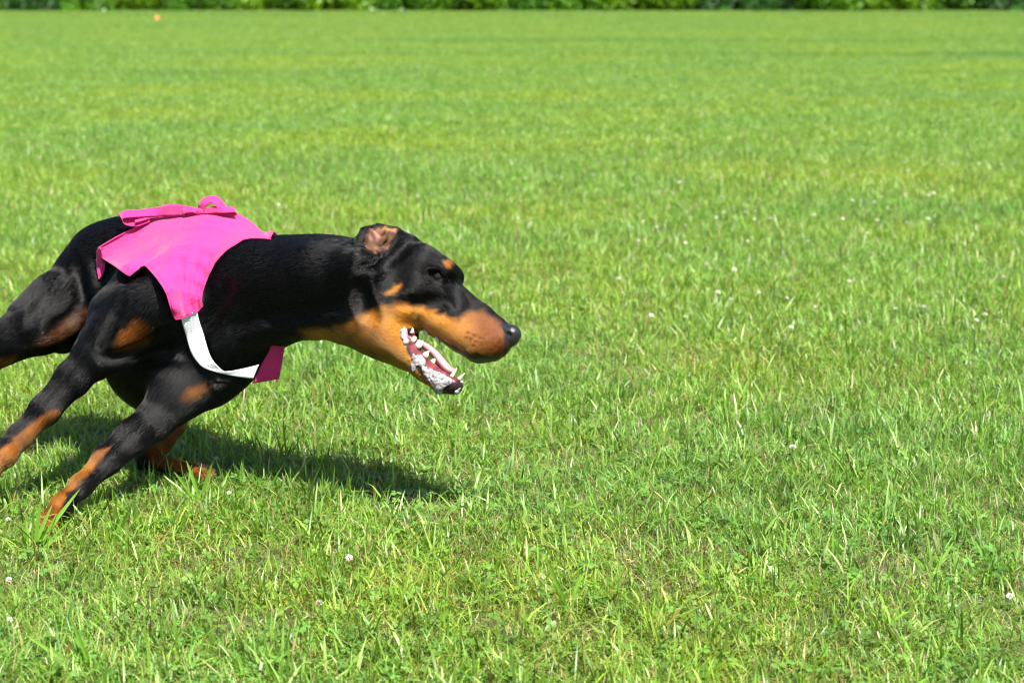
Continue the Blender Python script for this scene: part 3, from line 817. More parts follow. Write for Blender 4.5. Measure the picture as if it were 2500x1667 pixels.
# foam on the lips
fr = np.random.default_rng(5)
fc = Hd(1052, 880, 20); FF = Field(fc - np.array((0.075, 0.06, 0.08)), fc + np.array((0.075, 0.06, 0.08)), 0.0010)
def foam(poly, n, r0, r1):
    poly = np.array(poly, float); lo, hi = poly.min(0), poly.max(0)
    q = fr.uniform(lo, hi, (n * 6, 2)); q = q[poly_sd(q, poly) < 0][:n]
    p, hit = FIELD.trace(q[:, 0], q[:, 1]); global PRIMS
    for i in range(len(q)):
        if np.linalg.norm(p[i] - HO) > 0.35: continue
        r = fr.uniform(r0, r1); n0 = len(PRIMS)
        FF.add(cone(p[i] + CW * r * 0.25, r, p[i] + CW * r * 0.25 + fr.normal(0, .0022, 3), r * 0.8, 0.0042)); del PRIMS[n0:]
foam([(981, 806), (989, 803), (993, 818), (997, 838), (988, 838), (982, 822)], 90, 0.0007, 0.0012)
foam([(1010, 872), (1022, 867), (1036, 880), (1034, 892), (1014, 890)], 120, 0.0006, 0.0012)
foam([(1029, 895), (1051, 906), (1083, 914), (1104, 931), (1085, 946), (1063, 949), (1052, 933), (1036, 912)], 260, 0.0006, 0.0011)
foam([(1005, 888), (1013, 886), (1015, 902), (1007, 900)], 8, 0.002, 0.0036); foam([(1062, 947), (1076, 944), (1077, 957), (1066, 958)], 10, 0.002, 0.004)
foam([(1108, 950), (1122, 948), (1122, 957), (1112, 958)], 5, 0.0015, 0.003)
v, f = FF.nets(); v = smooth_mesh(v, f, 1, 0.4)
dpart('saliva_foam', mesh_np('foam', v, f), M_FOAM, label='white saliva foam along the lower lip')['kind'] = 'stuff'
# flecks thrown onto the coat
q = np.stack((fr.uniform(300, 900, 150), fr.uniform(600, 1060, 150)), -1); p, hit = FIELD.trace(q[:, 0], q[:, 1])
v, f = merge([ball(p[i], fr.uniform(0.0005, 0.0010), None, 6, 4) for i in range(30) if hit[i]])
dpart('saliva_flecks', mesh_np('flecks', v, f), M_FOAM)['kind'] = 'stuff'

# ------------------------------------------------------------------ pink racing vest
def cloth_mat():
    t = NT('pink_cotton')
    n = t.noise(9, 4, t.obj_co()); n2 = t.noise(1400, 2, t.obj_co((1, 1, 1)))
    c = t.mix(n, (0.60, 0.014, 0.185), (0.72, 0.024, 0.235)); t.col(c); t.set(Roughness=0.75)
    t.b.inputs['Sheen Weight'].default_value = 0.25
    wv = t.new('TexWave'); wv.inputs['Scale'].default_value = 900; t.link(t.obj_co(), wv.inputs['Vector'])
    cr = t.noise(22, 5, t.obj_co((1.0, 1.0, 2.6)), 0.6)
    ad = t.new('Math', operation='MULTIPLY_ADD'); t.link(cr, ad.inputs[0]); ad.inputs[1].default_value = 10.0; t.link(n2, ad.inputs[2])
    t.bump(ad.outputs[0], 0.5, 0.0012)
    tr = t.n.new('ShaderNodeBsdfTranslucent'); t.link(c, tr.inputs[0])
    mx = t.n.new('ShaderNodeMixShader'); mx.inputs[0].default_value = 0.30
    t.link(t.b.outputs[0], mx.inputs[1]); t.link(tr.outputs[0], mx.inputs[2]); t.link(mx.outputs[0], t.out.inputs[0])
    return t.m
M_PINK = cloth_mat()
def strap_mat():
    t = NT('white_elastic'); t.col((0.60, 0.61, 0.64)); t.set(Roughness=0.7)
    n = t.noise(900, 2, t.obj_co()); t.bump(n, 0.2, 0.0005); return t.m
M_STRAP = strap_mat(); M_THREAD = plain('pink_thread', (0.40, 0.006, 0.12), 0.7)
VEST = empty('racing_vest'); VEST.parent = DOG
VEST['label'] = 'hot pink cloth vest tied over the back with a bow and a white chest strap'
def sheet(P, thick=0.0012):
    """a closed cloth of two skins from an (m, n, 3) grid"""
    P = np.asarray(P, float); m, n = P.shape[:2]
    du = np.gradient(P, axis=0); dv = np.gradient(P, axis=1); N = np.cross(du, dv); N /= np.linalg.norm(N, axis=-1, keepdims=True) + 1e-12
    A = (P + N * thick * 0.5).reshape(-1, 3); B = (P - N * thick * 0.5).reshape(-1, 3)
    i, j = np.meshgrid(np.arange(m - 1), np.arange(n - 1), indexing='ij'); a = (i * n + j).ravel()
    q = np.stack((a, a + n, a + n + 1, a + 1), -1); Q = [q, q[:, ::-1] + m * n]
    ring = [k for k in range(n)] + [k * n + n - 1 for k in range(1, m)] + [(m - 1) * n + k for k in range(n - 2, -1, -1)] + [k * n for k in range(m - 2, 0, -1)]
    r = np.array(ring); r2 = np.roll(r, -1); Q.append(np.stack((r, r2, r2 + m * n, r + m * n), -1))
    return np.concatenate((A, B)), np.concatenate(Q)
def resample(P, n):
    P = spline(P, 400); d = np.concatenate(([0], np.cumsum(np.linalg.norm(np.diff(P, axis=0), axis=1)))); t = np.linspace(0, d[-1], n)
    return np.stack([np.interp(t, d, P[:, k]) for k in range(P.shape[1])], -1)
def blur_grid(G_, it, keep=0.0):
    for _ in range(it):
        H = G_.copy()
        H[1:-1] = 0.5 * G_[1:-1] + 0.25 * (G_[2:] + G_[:-2]); G_ = H.copy()
        H[:, 1:-1] = 0.5 * G_[:, 1:-1] + 0.25 * (G_[:, 2:] + G_[:, :-2]); G_ = H
    return G_
NU, NV = 90, 70          # front-to-back, top-to-hem
ridge = resample([(661, 584), (620, 556), (581, 536), (532, 525), (488, 523), (432, 528), (386, 533), (356, 546), (326, 562), (290, 580), (258, 597), (242, 606)], NU)
lead = resample([(661, 584), (630, 582), (598, 584), (581, 593), (552, 612), (525, 642), (505, 682), (494, 715), (492, 735), (495, 746)], NV)
bott = resample([(495, 746), (479, 762), (445, 776), (429, 780)], NU)
trail = resample([(242, 606), (245, 618), (250, 629), (280, 649), (313, 672), (322, 670), (335, 658), (351, 649), (360, 653), (386, 683), (406, 716), (419, 758), (429, 780)], NV)
u = np.linspace(0, 1, NU)[:, None, None]; v = np.linspace(0, 1, NV)[None, :, None]
coons = (1 - v) * ridge[:, None] + v * bott[:, None] + (1 - u) * lead[None] + u * trail[None] \
    - ((1 - u) * (1 - v) * ridge[0] + u * (1 - v) * ridge[-1] + (1 - u) * v * bott[0] + u * v * bott[-1])
hitp, hit = FIELD.trace(coons[..., 0], coons[..., 1])
dep = hitp[..., 1].copy()
# clearance: snug in front, standing off at the loose back hem, with soft folds
uu = u[..., 0]; vv = v[..., 0]
clear = 0.006 + 0.022 * sstep(uu + 0 * vv, 0.55, 1.0) * sstep(vv + 0 * uu, 0.0, 0.35)
fold = 0.0058 * np.sin(11 * vv + 5.2 * uu * uu + 0.6) * sstep(uu + 0 * vv, 0.25, 0.9) + 0.0016 * np.sin(27 * uu - 7 * vv) * sstep(vv + 0 * uu, 0.1, 0.5) * sstep(1 - uu + 0 * vv, 0.0, 0.4)
fold = fold + 0.0016 * np.sin(46 * vv + 9 * uu + 2)
hd = np.where(hit, hitp[..., 1], 9.0); dep = np.where(hit, dep, np.minimum(dep, 4.22))
for _ in range(5):
    dep = blur_grid(dep[..., None], 10)[..., 0]; dep = np.minimum(dep, hd - 0.001)
dep = blur_grid(dep[..., None], 16)[..., 0]
for _ in range(4):
    dep = blur_grid(np.minimum(dep, hd - 0.005)[..., None], 2)[..., 0]
dep = np.minimum(dep, hd - 0.003) - clear - fold
near = np.array([[W(coons[i, j, 0], coons[i, j, 1], dep[i, j]) for j in range(NV)] for i in range(NU)])
# over the spine and down the far side, following the body
NF_ = 46
far = np.zeros((NU, NF_, 3))
for i in range(NU):
    p = near[i, 0].copy(); tgt = BL * 0.10 - BU * 0.02
    side_len = np.interp(i / (NU - 1), (0, 0.12, 0.3, 0.55, 0.68, 0.74, 1), (0.09, 0.24, 0.20, 0.16, 0.10, 0.004, 0.003))
    step = side_len / NF_; d = nrm(BL - BU * 0.15 + BF * np.interp(i / (NU - 1), (0, 0.2, 0.8, 1), (-0.25, 0, 0, 0.35)))
    for j in range(NF_):
        n_ = FIELD.grad(p[None], 0.01)[0]
        want = BL * 1.0 - BU * (0.2 + 1.2 * j / NF_) + BF * np.interp(i / (NU - 1), (0, 0.2, 0.8, 1), (-0.25, 0, 0, 0.35))
        d = nrm(0.75 * d + 0.25 * nrm(want - n_ * (want @ n_))); p = p + d * step
        sd = float(FIELD.sample(p[None])[0]); p = p + n_ * (0.008 - sd) * (0.6 if sd < 0.05 else 0)
        far[i, j] = p
grid = np.concatenate((far[:, ::-1], near), 1)
g2 = blur_grid(grid.copy(), 3); mid = slice(NF_ - 10, NF_ + 4); grid[:, mid] = g2[:, mid]
sv, sq = sheet(grid, 0.0014)
dpart('vest_panel', mesh_np('vest_panel', sv, sq), M_PINK, VEST)
# turned hem: a thin raised border along the near edges
def strip(L, R, n, thick=0.0012, push=True):
    a = spline(L, n); b = spline(R, n); k = 7
    P = np.stack([a + (b - a) * t for t in np.linspace(0, 1, k)], 1)
    for _ in range(6 if push else 0):          # lie on the coat, never in it
        sd = FIELD.sample(P); m = np.clip(0.006 - sd, 0, 0.02); P = P + FIELD.grad(P, 0.008) * (m * 0.7)[..., None]
    return sheet(P, thick)
def edge_tube(line, r): 
    t_, q_, e_ = tube(line, np.full(len(line), r), 6); return t_, q_, e_
toward = lambda P, d: P - CW * d
v_, f_ = merge([edge_tube(toward(near[0, :], 0.0004), 0.0013), edge_tube(toward(near[-1, :], 0.0004), 0.0013), edge_tube(near[:, -1], 0.0013)])
dpart('bound_edge', mesh_np('bound_edge', v_, f_), M_PINK, VEST)
# stitching a finger's width inside the edges: short separate stitches
st = []
for line in (near[6, 4:-3], near[-5, 4:-3], near[4:-4, -6]):
    d = resample(line, int(np.sum(np.linalg.norm(np.diff(line, axis=0), axis=1)) / 0.0030))
    for k in range(0, len(d) - 1, 2): st.append(tube(toward(d[k:k + 2], 0.0016), [0.00045, 0.00045], 5))
v_, f_ = merge(st); o_ = dpart('stitching', mesh_np('stitching', v_, f_), M_THREAD, VEST); o_['kind'] = 'stuff'
# the lifted back hem: cloth turned under, its inside in shadow
a = near[-1, :14]
ye = float(near[-1, 6, 1])
L = [W(243, 605, ye + 0.00), W(236, 614, ye + 0.012), W(236, 632, ye + 0.020), W(245, 655, ye + 0.026), W(257, 676, ye + 0.030), W(269, 694, ye + 0.034)]
R = [W(246, 608, ye - 0.002), W(249, 618, ye + 0.000), W(251, 632, ye + 0.004), W(258, 652, ye + 0.016), W(264, 672, ye + 0.024), W(271, 692, ye + 0.032)]
v_, q_ = strip(L, R, 30); dpart('folded_hem', mesh_np('folded_hem', v_, q_), M_PINK, VEST)
L = [W(244, 606, ye + 0.015), W(240, 632, ye + 0.030), W(252, 660, ye + 0.036), W(269, 694, ye + 0.038)]
R = [W(262, 604, ye + 0.022), W(290, 640, ye + 0.045), W(300, 670, ye + 0.055), W(296, 700, ye + 0.055)]
v_, q_ = strip(L, R, 30); dpart('hem_inside', mesh_np('hem_inside', v_, q_), M_PINK, VEST)
# far flap hanging clear of the breast, seen past the neck
_p, _h = FIELD.trace(np.array([612.0, 600.0]), np.array([900.0, 905.0])); YT = float(_p[:, 1].min()) - 0.012
L = [W(662, 760, YT + 0.03), W(668, 812, YT + 0.015), W(660, 850, YT + 0.004), W(640, 888, YT), W(616, 936, YT)]
R = [W(715, 770, YT + 0.10), W(700, 815, YT + 0.05), W(694, 850, YT + 0.03), W(688, 890, YT + 0.02), W(681, 925, YT + 0.02)]
v_, q_ = strip(L, R, 30, push=False); dpart('far_flap', mesh_np('far_flap', v_, q_), M_PINK, VEST, 'far end of the vest hanging below the throat in shade')
# white ribbed strap round the breast
SL = [(441, 770), (447, 795), (456, 825), (467, 861), (483, 885), (498, 898), (525, 907), (548, 913), (578, 919), (600, 922), (618, 924)]
SR = [(481, 760), (487, 786), (497, 816), (507, 852), (516, 874), (527, 889), (541, 902), (553, 907), (578, 903), (605, 897), (632, 890)]
def lay(pts, off):
    pts = np.array(pts, float); p, h = FIELD.trace(pts[:, 0], pts[:, 1]); y = p[:, 1]
    y[-3:] = np.linspace(y[-4], YT - 0.004, 4)[1:]
    return np.array([W(x, yy, Y - off) for (x, yy), Y in zip(pts, y)])
Lw, Rw = lay(SL, 0.010), lay(SR, 0.012)
n_ = 300
A = resample(Lw, n_); B_ = resample(Rw, n_)
rib = 0.0003 * np.sign(np.sin(np.arange(n_) * math.pi / 3.0))
Nn = nrm(np.cross(A[40] - A[0], B_[0] - A[0])); Nn = Nn if Nn @ CW < 0 else -Nn
gs = np.stack([A + (B_ - A) * t + Nn * (rib * (0.15 < t < 0.85))[:, None] for t in np.linspace(0, 1, 9)], 1)
v_, q_ = sheet(gs, 0.0016); dpart('chest_strap', mesh_np('chest_strap', v_, q_), M_STRAP, VEST, 'white ribbed elastic strap across the breast')
# bow: two loops and a long loose tail on the back
YB = lambda x: float(np.interp(x, near_px[::-1], near[::-1, 0, 1])) - 0.004
near_px = to_px(near[:, 0])[:, 0]
def ribbon(pts, wid, n=50):
    """pts: (px, py, dY) centre line, wid: (wx, wy, wY) half width vectors in pixels / metres"""
    c = np.array(pts, float); w = np.array(wid, float)
    Lp = [W(a[0] + b[0], a[1] + b[1], YB(a[0]) + a[2] * 0.6 - 1.6 * b[2]) for a, b in zip(c, w)]; Rp = [W(a[0] - b[0], a[1] - b[1], YB(a[0]) + a[2] * 0.6 + 1.6 * b[2]) for a, b in zip(c, w)]
    return strip(Lp, Rp, n, 0.0012)
def bow_piece(name, pts, wid):
    v_, q_ = ribbon(pts, wid); dpart(name, mesh_np(name, v_, q_), M_PINK, VEST)
bow_piece('bow_loop', [(492, 517, 0.0), (495, 500, 0.0), (508, 489, 0.004), (526, 489, 0.010), (539, 502, 0.014), (548, 514, 0.016)],
          [(7, 0, 0.006), (9, 4, 0.006), (5, 8, 0.007), (-4, 9, 0.007), (-9, 5, 0.007), (-8, 2, 0.006)])
bow_piece('bow_loop', [(490, 521, -0.004), (515, 513, -0.012), (545, 512, -0.014), (570, 512, -0.006), (574, 518, 0.004), (560, 524, 0.006), (530, 522, -0.004), (498, 522, -0.004)],
          [(0, 6, 0.002), (0, 8, 0.002), (0, 8, 0.003), (2, 6, 0.006), (4, 6, 0.006), (0, 6, 0.003), (0, 7, 0.002), (0, 5, 0.002)])
bow_piece('bow_tail', [(486, 517, -0.006), (455, 514, -0.014), (425, 513, -0.016), (385, 517, -0.012), (340, 521, -0.008), (306, 523, 0.0), (294, 530, 0.006), (306, 540, 0.004), (335, 542, -0.006), (366, 535, -0.010)],
          [(0, 7, 0.002), (2, 11, 0.003), (-2, 14, 0.003), (2, 11, 0.003), (0, 9, 0.003), (1, 9, 0.006), (5, 6, 0.010), (1, 9, 0.006), (0, 11, 0.004), (0, 6, 0.003)])
bow_piece('bow_tail', [(480, 520, -0.010), (455, 522, -0.014), (425, 524, -0.014), (390, 526, -0.012), (365, 530, -0.010)],
          [(0, 5, 0.002), (0, 7, 0.002), (0, 6, 0.003), (0, 5, 0.003), (0, 3, 0.003)])
bow_piece('bow_tail', [(478, 518, -0.010), (450, 512, -0.004), (418, 508, 0.004), (396, 512, 0.004), (376, 522, -0.004), (352, 530, -0.012), (330, 540, -0.014)],
          [(2, 8, 0.004), (4, 10, 0.006), (2, 9, 0.006), (-2, 10, 0.006), (-3, 9, 0.005), (0, 8, 0.004), (0, 4, 0.003)])
bow_piece('bow_loop', [(484, 520, -0.014), (470, 512, -0.022), (452, 514, -0.024), (448, 522, -0.020), (466, 526, -0.014)],
          [(1, 5, 0.002), (2, 7, 0.003), (3, 6, 0.005), (1, 5, 0.004), (0, 4, 0.002)])
kv, kq, kt = ball(W(486, 518, YB(486) - 0.008), (0.0075, 0.006, 0.0075), None, 12, 8, 0.12, 3)
dpart('bow_knot', mesh_np('bow_knot', kv, [kq, kt]), M_PINK, VEST)

# ------------------------------------------------------------------ short coat
def make_fur(N=330000):
    g = np.random.default_rng(21)
    Q = SKIN_Q; V = SKIN_V
    A = 0.5 * np.linalg.norm(np.cross(V[Q[:, 2]] - V[Q[:, 0]], V[Q[:, 3]] - V[Q[:, 1]]), axis=1)
    c = V[Q].mean(1)
    front = FIELD.grad(c, 0.005) @ CW                        # < 0 faces the camera side
    wgt = A * np.where(front < 0.35, 1.0, 0.25)
    wgt = wgt * np.where(c[:, 0] > W(820, 700, 3.85)[0], 1.8, 1.0)
    f = g.choice(len(Q), N, p=wgt / wgt.sum())
    a, b = g.random((N, 1)), g.random((N, 1)); q = V[Q[f]]
    P = (1 - a) * (1 - b) * q[:, 0] + a * (1 - b) * q[:, 1] + a * b * q[:, 2] + (1 - a) * b * q[:, 3]
    col, bare, _ = coat(P)
    # none on lips, gums, nose, or pressed under the vest
    keep = (bare < 0.35) & (np.linalg.norm(P - nc, axis=1) > 0.030 * 0.9) & (np.linalg.norm(P - e_ctr, axis=1) > 0.017)
    px = to_px(P); vp = np.concatenate((ridge, trail, bott[::-1], lead[::-1]))
    keep &= ~((poly_sd(px, vp) < -6) & (P[:, 1] < 4.2))
    P, col = P[keep], col[keep]; N = len(P)
    Nn = FIELD.grad(P, 0.004); D = flow(P, Nn)
    cl = np.stack([vnoise(P, 330, 31), vnoise(P, 330, 32), vnoise(P, 330, 33)], -1) * 0.07 + g.normal(0, 0.055, (N, 3))
    D = D + cl; D -= Nn * np.sum(D * Nn, 1, keepdims=True) * 0.9; D /= np.linalg.norm(D, axis=1, keepdims=True)
    head = sstep(P[:, 0], W(820, 700, 3.85)[0], W(940, 700, 3.85)[0]); muz = sstep(px[keep][:, 0], 1040, 1160)
    L = (0.0115 - 0.0045 * head - 0.0022 * muz) * g.uniform(0.65, 1.25, N)
    lift = 0.10 + 0.10 * g.random(N)
    pts = np.zeros((N, 4, 3))
    for i, t in enumerate((0.0, 0.35, 0.7, 1.0)):
        pts[:, i] = P - Nn * 0.0004 + D * (L * t)[:, None] + Nn * (L * (lift * 1.5 * t - lift * 0.95 * t * t))[:, None]
    for i in (1, 2, 3):          # never under the skin in the hollows
        pts[:, i] += Nn * np.clip(0.00025 + 0.00018 * i - FIELD.sample(pts[:, i]), 0, 0.004)[:, None]
    pts -= np.array(DOG.location)
    cu = bpy.data.hair_curves.new('dog_fur'); cu.add_curves([4] * N)
    cu.attributes['position'].data.foreach_set('vector', pts.reshape(-1, 3).astype(np.float32).ravel())
    ra = cu.attributes.get('radius') or cu.attributes.new('radius', 'FLOAT', 'POINT')
    ra.data.foreach_set('value', np.tile(np.array((0.00015, 0.00014, 0.00010, 0.00002), np.float32), N))
    ca = cu.attributes.new('coat', 'FLOAT_COLOR', 'CURVE'); c4 = np.ones((N, 4), np.float32)
    c4[:, :3] = np.where(col.max(1, keepdims=True) < 0.02, col * 0.5, col) * g.uniform(0.75, 1.3, (N, 1)); ca.data.foreach_set('color', c4.ravel())
    t = NT('dog_fur'); at = t.attr('coat').outputs['Color']
    t.n.remove(t.b); h = t.n.new('ShaderNodeBsdfHairPrincipled'); h.model = 'CHIANG'; h.parametrization = 'COLOR'
    t.link(at, h.inputs['Color']); h.inputs['Roughness'].default_value = 0.17; h.inputs['Radial Roughness'].default_value = 0.3
    h.inputs['Random Roughness'].default_value = 0.2; h.inputs['IOR'].default_value = 1.28; h.inputs['Coat'].default_value = 0.0
    t.link(h.outputs[0], t.out.inputs[0])
    o = bpy.data.objects.new('fur', cu); COL.objects.link(o); cu.materials.append(t.m); o.parent = DOG; o['kind'] = 'stuff'
make_fur()

# ------------------------------------------------------------------ hedge at the end of the field
def shrub_mesh(name, seed, tint, n=5200, H=2.6, Rx=1.25):
    g = np.random.default_rng(seed)
    nc_ = 40; cz = np.concatenate((g.uniform(0.05, 0.95, 20) * H, g.uniform(0.02, 0.20, 20) * H)); ca = g.uniform(0, 6.283, nc_)
    cr = Rx * np.sqrt(g.random(nc_)) * (1.0 - 0.35 * (cz / H) ** 2) * 0.9
    cc = np.stack((cr * np.cos(ca), cr * np.sin(ca) * 0.8, cz), -1); rad = g.uniform(0.28, 0.50, nc_)
    k = g.integers(0, nc_, n); d = g.normal(0, 1, (n, 3)); d /= np.linalg.norm(d, axis=1, keepdims=True)
    c = cc[k] + d * (rad[k] * g.random(n) ** 0.4)[:, None]; c[:, 2] = np.abs(c[:, 2]) + 0.03
    a = g.normal(0, 1, (n, 3)); a /= np.linalg.norm(a, axis=1, keepdims=True); b = np.cross(a, g.normal(0, 1, (n, 3))); b /= np.linalg.norm(b, axis=1, keepdims=True)
    L = g.uniform(0.05, 0.10, (n, 1)); w = L * 0.42
    V = np.stack((c - a * L, c + b * w, c + a * L, c - b * w), 1).reshape(-1, 3)
    Q = (np.arange(n) * 4)[:, None] + np.arange(4)
    t = np.array(tint) * g.uniform(0.6, 1.5, (n, 1)) * g.uniform(0.85, 1.2, (nc_, 1))[k]
    me = mesh_np(name, V, Q, False); color_attr(me, 'tint', np.repeat(t, 4, 0)); me.materials.append(M_LEAF)
    stems = []
    for i in range(9):
        p = cc[i]; base = np.array((g.normal(0, .18), g.normal(0, .15), 0))
        stems.append(tube(spline([base, base * 0.6 + p * 0.4 + (0, 0, 0.2), p], 8), np.linspace(0.03, 0.008, 8), 6))
    v, f = merge(stems); st_ = mesh_np(name + '_stems', v, f)
    return me, st_
M_BARK = plain('shrub_bark', (0.10, 0.07, 0.045), 0.9, 0.2, 0.3, 20)
LOOKS = [('bright yellow-green leafy shrub in the blurred hedge', (0.130, 0.260, 0.006)), ('mid green leafy shrub in the blurred hedge', (0.062, 0.185, 0.008)),
         ('dense green shrub, leaves coloured dark as gap shade, in the blurred hedge', (0.028, 0.095, 0.014)), ('fresh green leafy shrub in the blurred hedge', (0.090, 0.225, 0.008))]  # the dark leaf colour paints the shaded gaps of the hedge
def make_hedge():
    g = np.random.default_rng(77); ms = []
    for i in range(8): ms.append(shrub_mesh('shrub_%d' % i, 200 + i, LOOKS[i % 4][1]))
    for m, s_ in ms: s_.materials.append(M_BARK)
    def put(x, y, look, sc):
        k = look + 4 * int(g.integers(0, 2)); e = empty('hedge_shrub', (x, y, 0)); e.rotation_euler[2] = g.uniform(0, 6.28); e.scale = (sc, sc, sc * g.uniform(0.9, 1.15))
        tag(e, LOOKS[look][0] if sc < 1.5 else 'taller ' + LOOKS[look][0].replace('in the', 'rising behind the'), 'shrub', 'shrubs in the hedge at the end of the field')
        f_ = bpy.data.objects.new('foliage', ms[k][0]); s_ = bpy.data.objects.new('stem', ms[k][1])
        for c in (f_, s_): COL.objects.link(c); c.parent = e
    order = [3, 2, 1, 1, 2, 3, 0, 1, 0, 3, 0, 1, 3, 0, 1, 3, 0, 0, 2, 2, 3, 0, 0, 3, 2, 1, 3, 0]
    for i, k in enumerate(order):
        put(-18.2 + i * 1.33 + g.uniform(-.25, .25), 58.3 + g.uniform(-0.3, 0.5), k, g.uniform(0.85, 1.1))
    for i in range(13):
        put(-18 + i * 3.0 + g.uniform(-.4, .4), 60.6 + g.uniform(-.3, .3), (1, 2, 1, 3)[i % 4], 1.75)
make_hedge()

# ------------------------------------------------------------------ orange marker far down the field
def make_marker():
    p = G(383, 51); M = plain('orange_plastic', (0.55, 0.14, 0.03), 0.5)
    e = empty('field_marker', p); e.scale = (0.75, 0.75, 0.75); tag(e, 'small orange marker cone far down the field near the hedge', 'marker')
    pr = [(0.105, 0.0), (0.100, 0.012), (0.062, 0.085), (0.050, 0.135), (0.040, 0.142), (0.032, 0.136)]
    nu = 20; V = [(r * math.cos(2 * math.pi * j / nu), r * math.sin(2 * math.pi * j / nu), z) for r, z in pr for j in range(nu)]
    Q = [(i * nu + j, i * nu + (j + 1) % nu, (i + 1) * nu + (j + 1) % nu, (i + 1) * nu + j) for i in range(len(pr) - 1) for j in range(nu)]
    obj('cone', mesh_np('marker_cone', V, np.array(Q)), M, e)
    b = 0.13; V = [(sx * b, sy * b, z) for z in (0.004, 0.02) for sx, sy in ((-1, -1), (1, -1), (1, 1), (-1, 1))]
    Q = [(0, 3, 2, 1), (4, 5, 6, 7), (0, 1, 5, 4), (1, 2, 6, 5), (2, 3, 7, 6), (3, 0, 4, 7)]
    obj('base_plate', mesh_np('marker_base', V, np.array(Q), False), M, e)
make_marker()

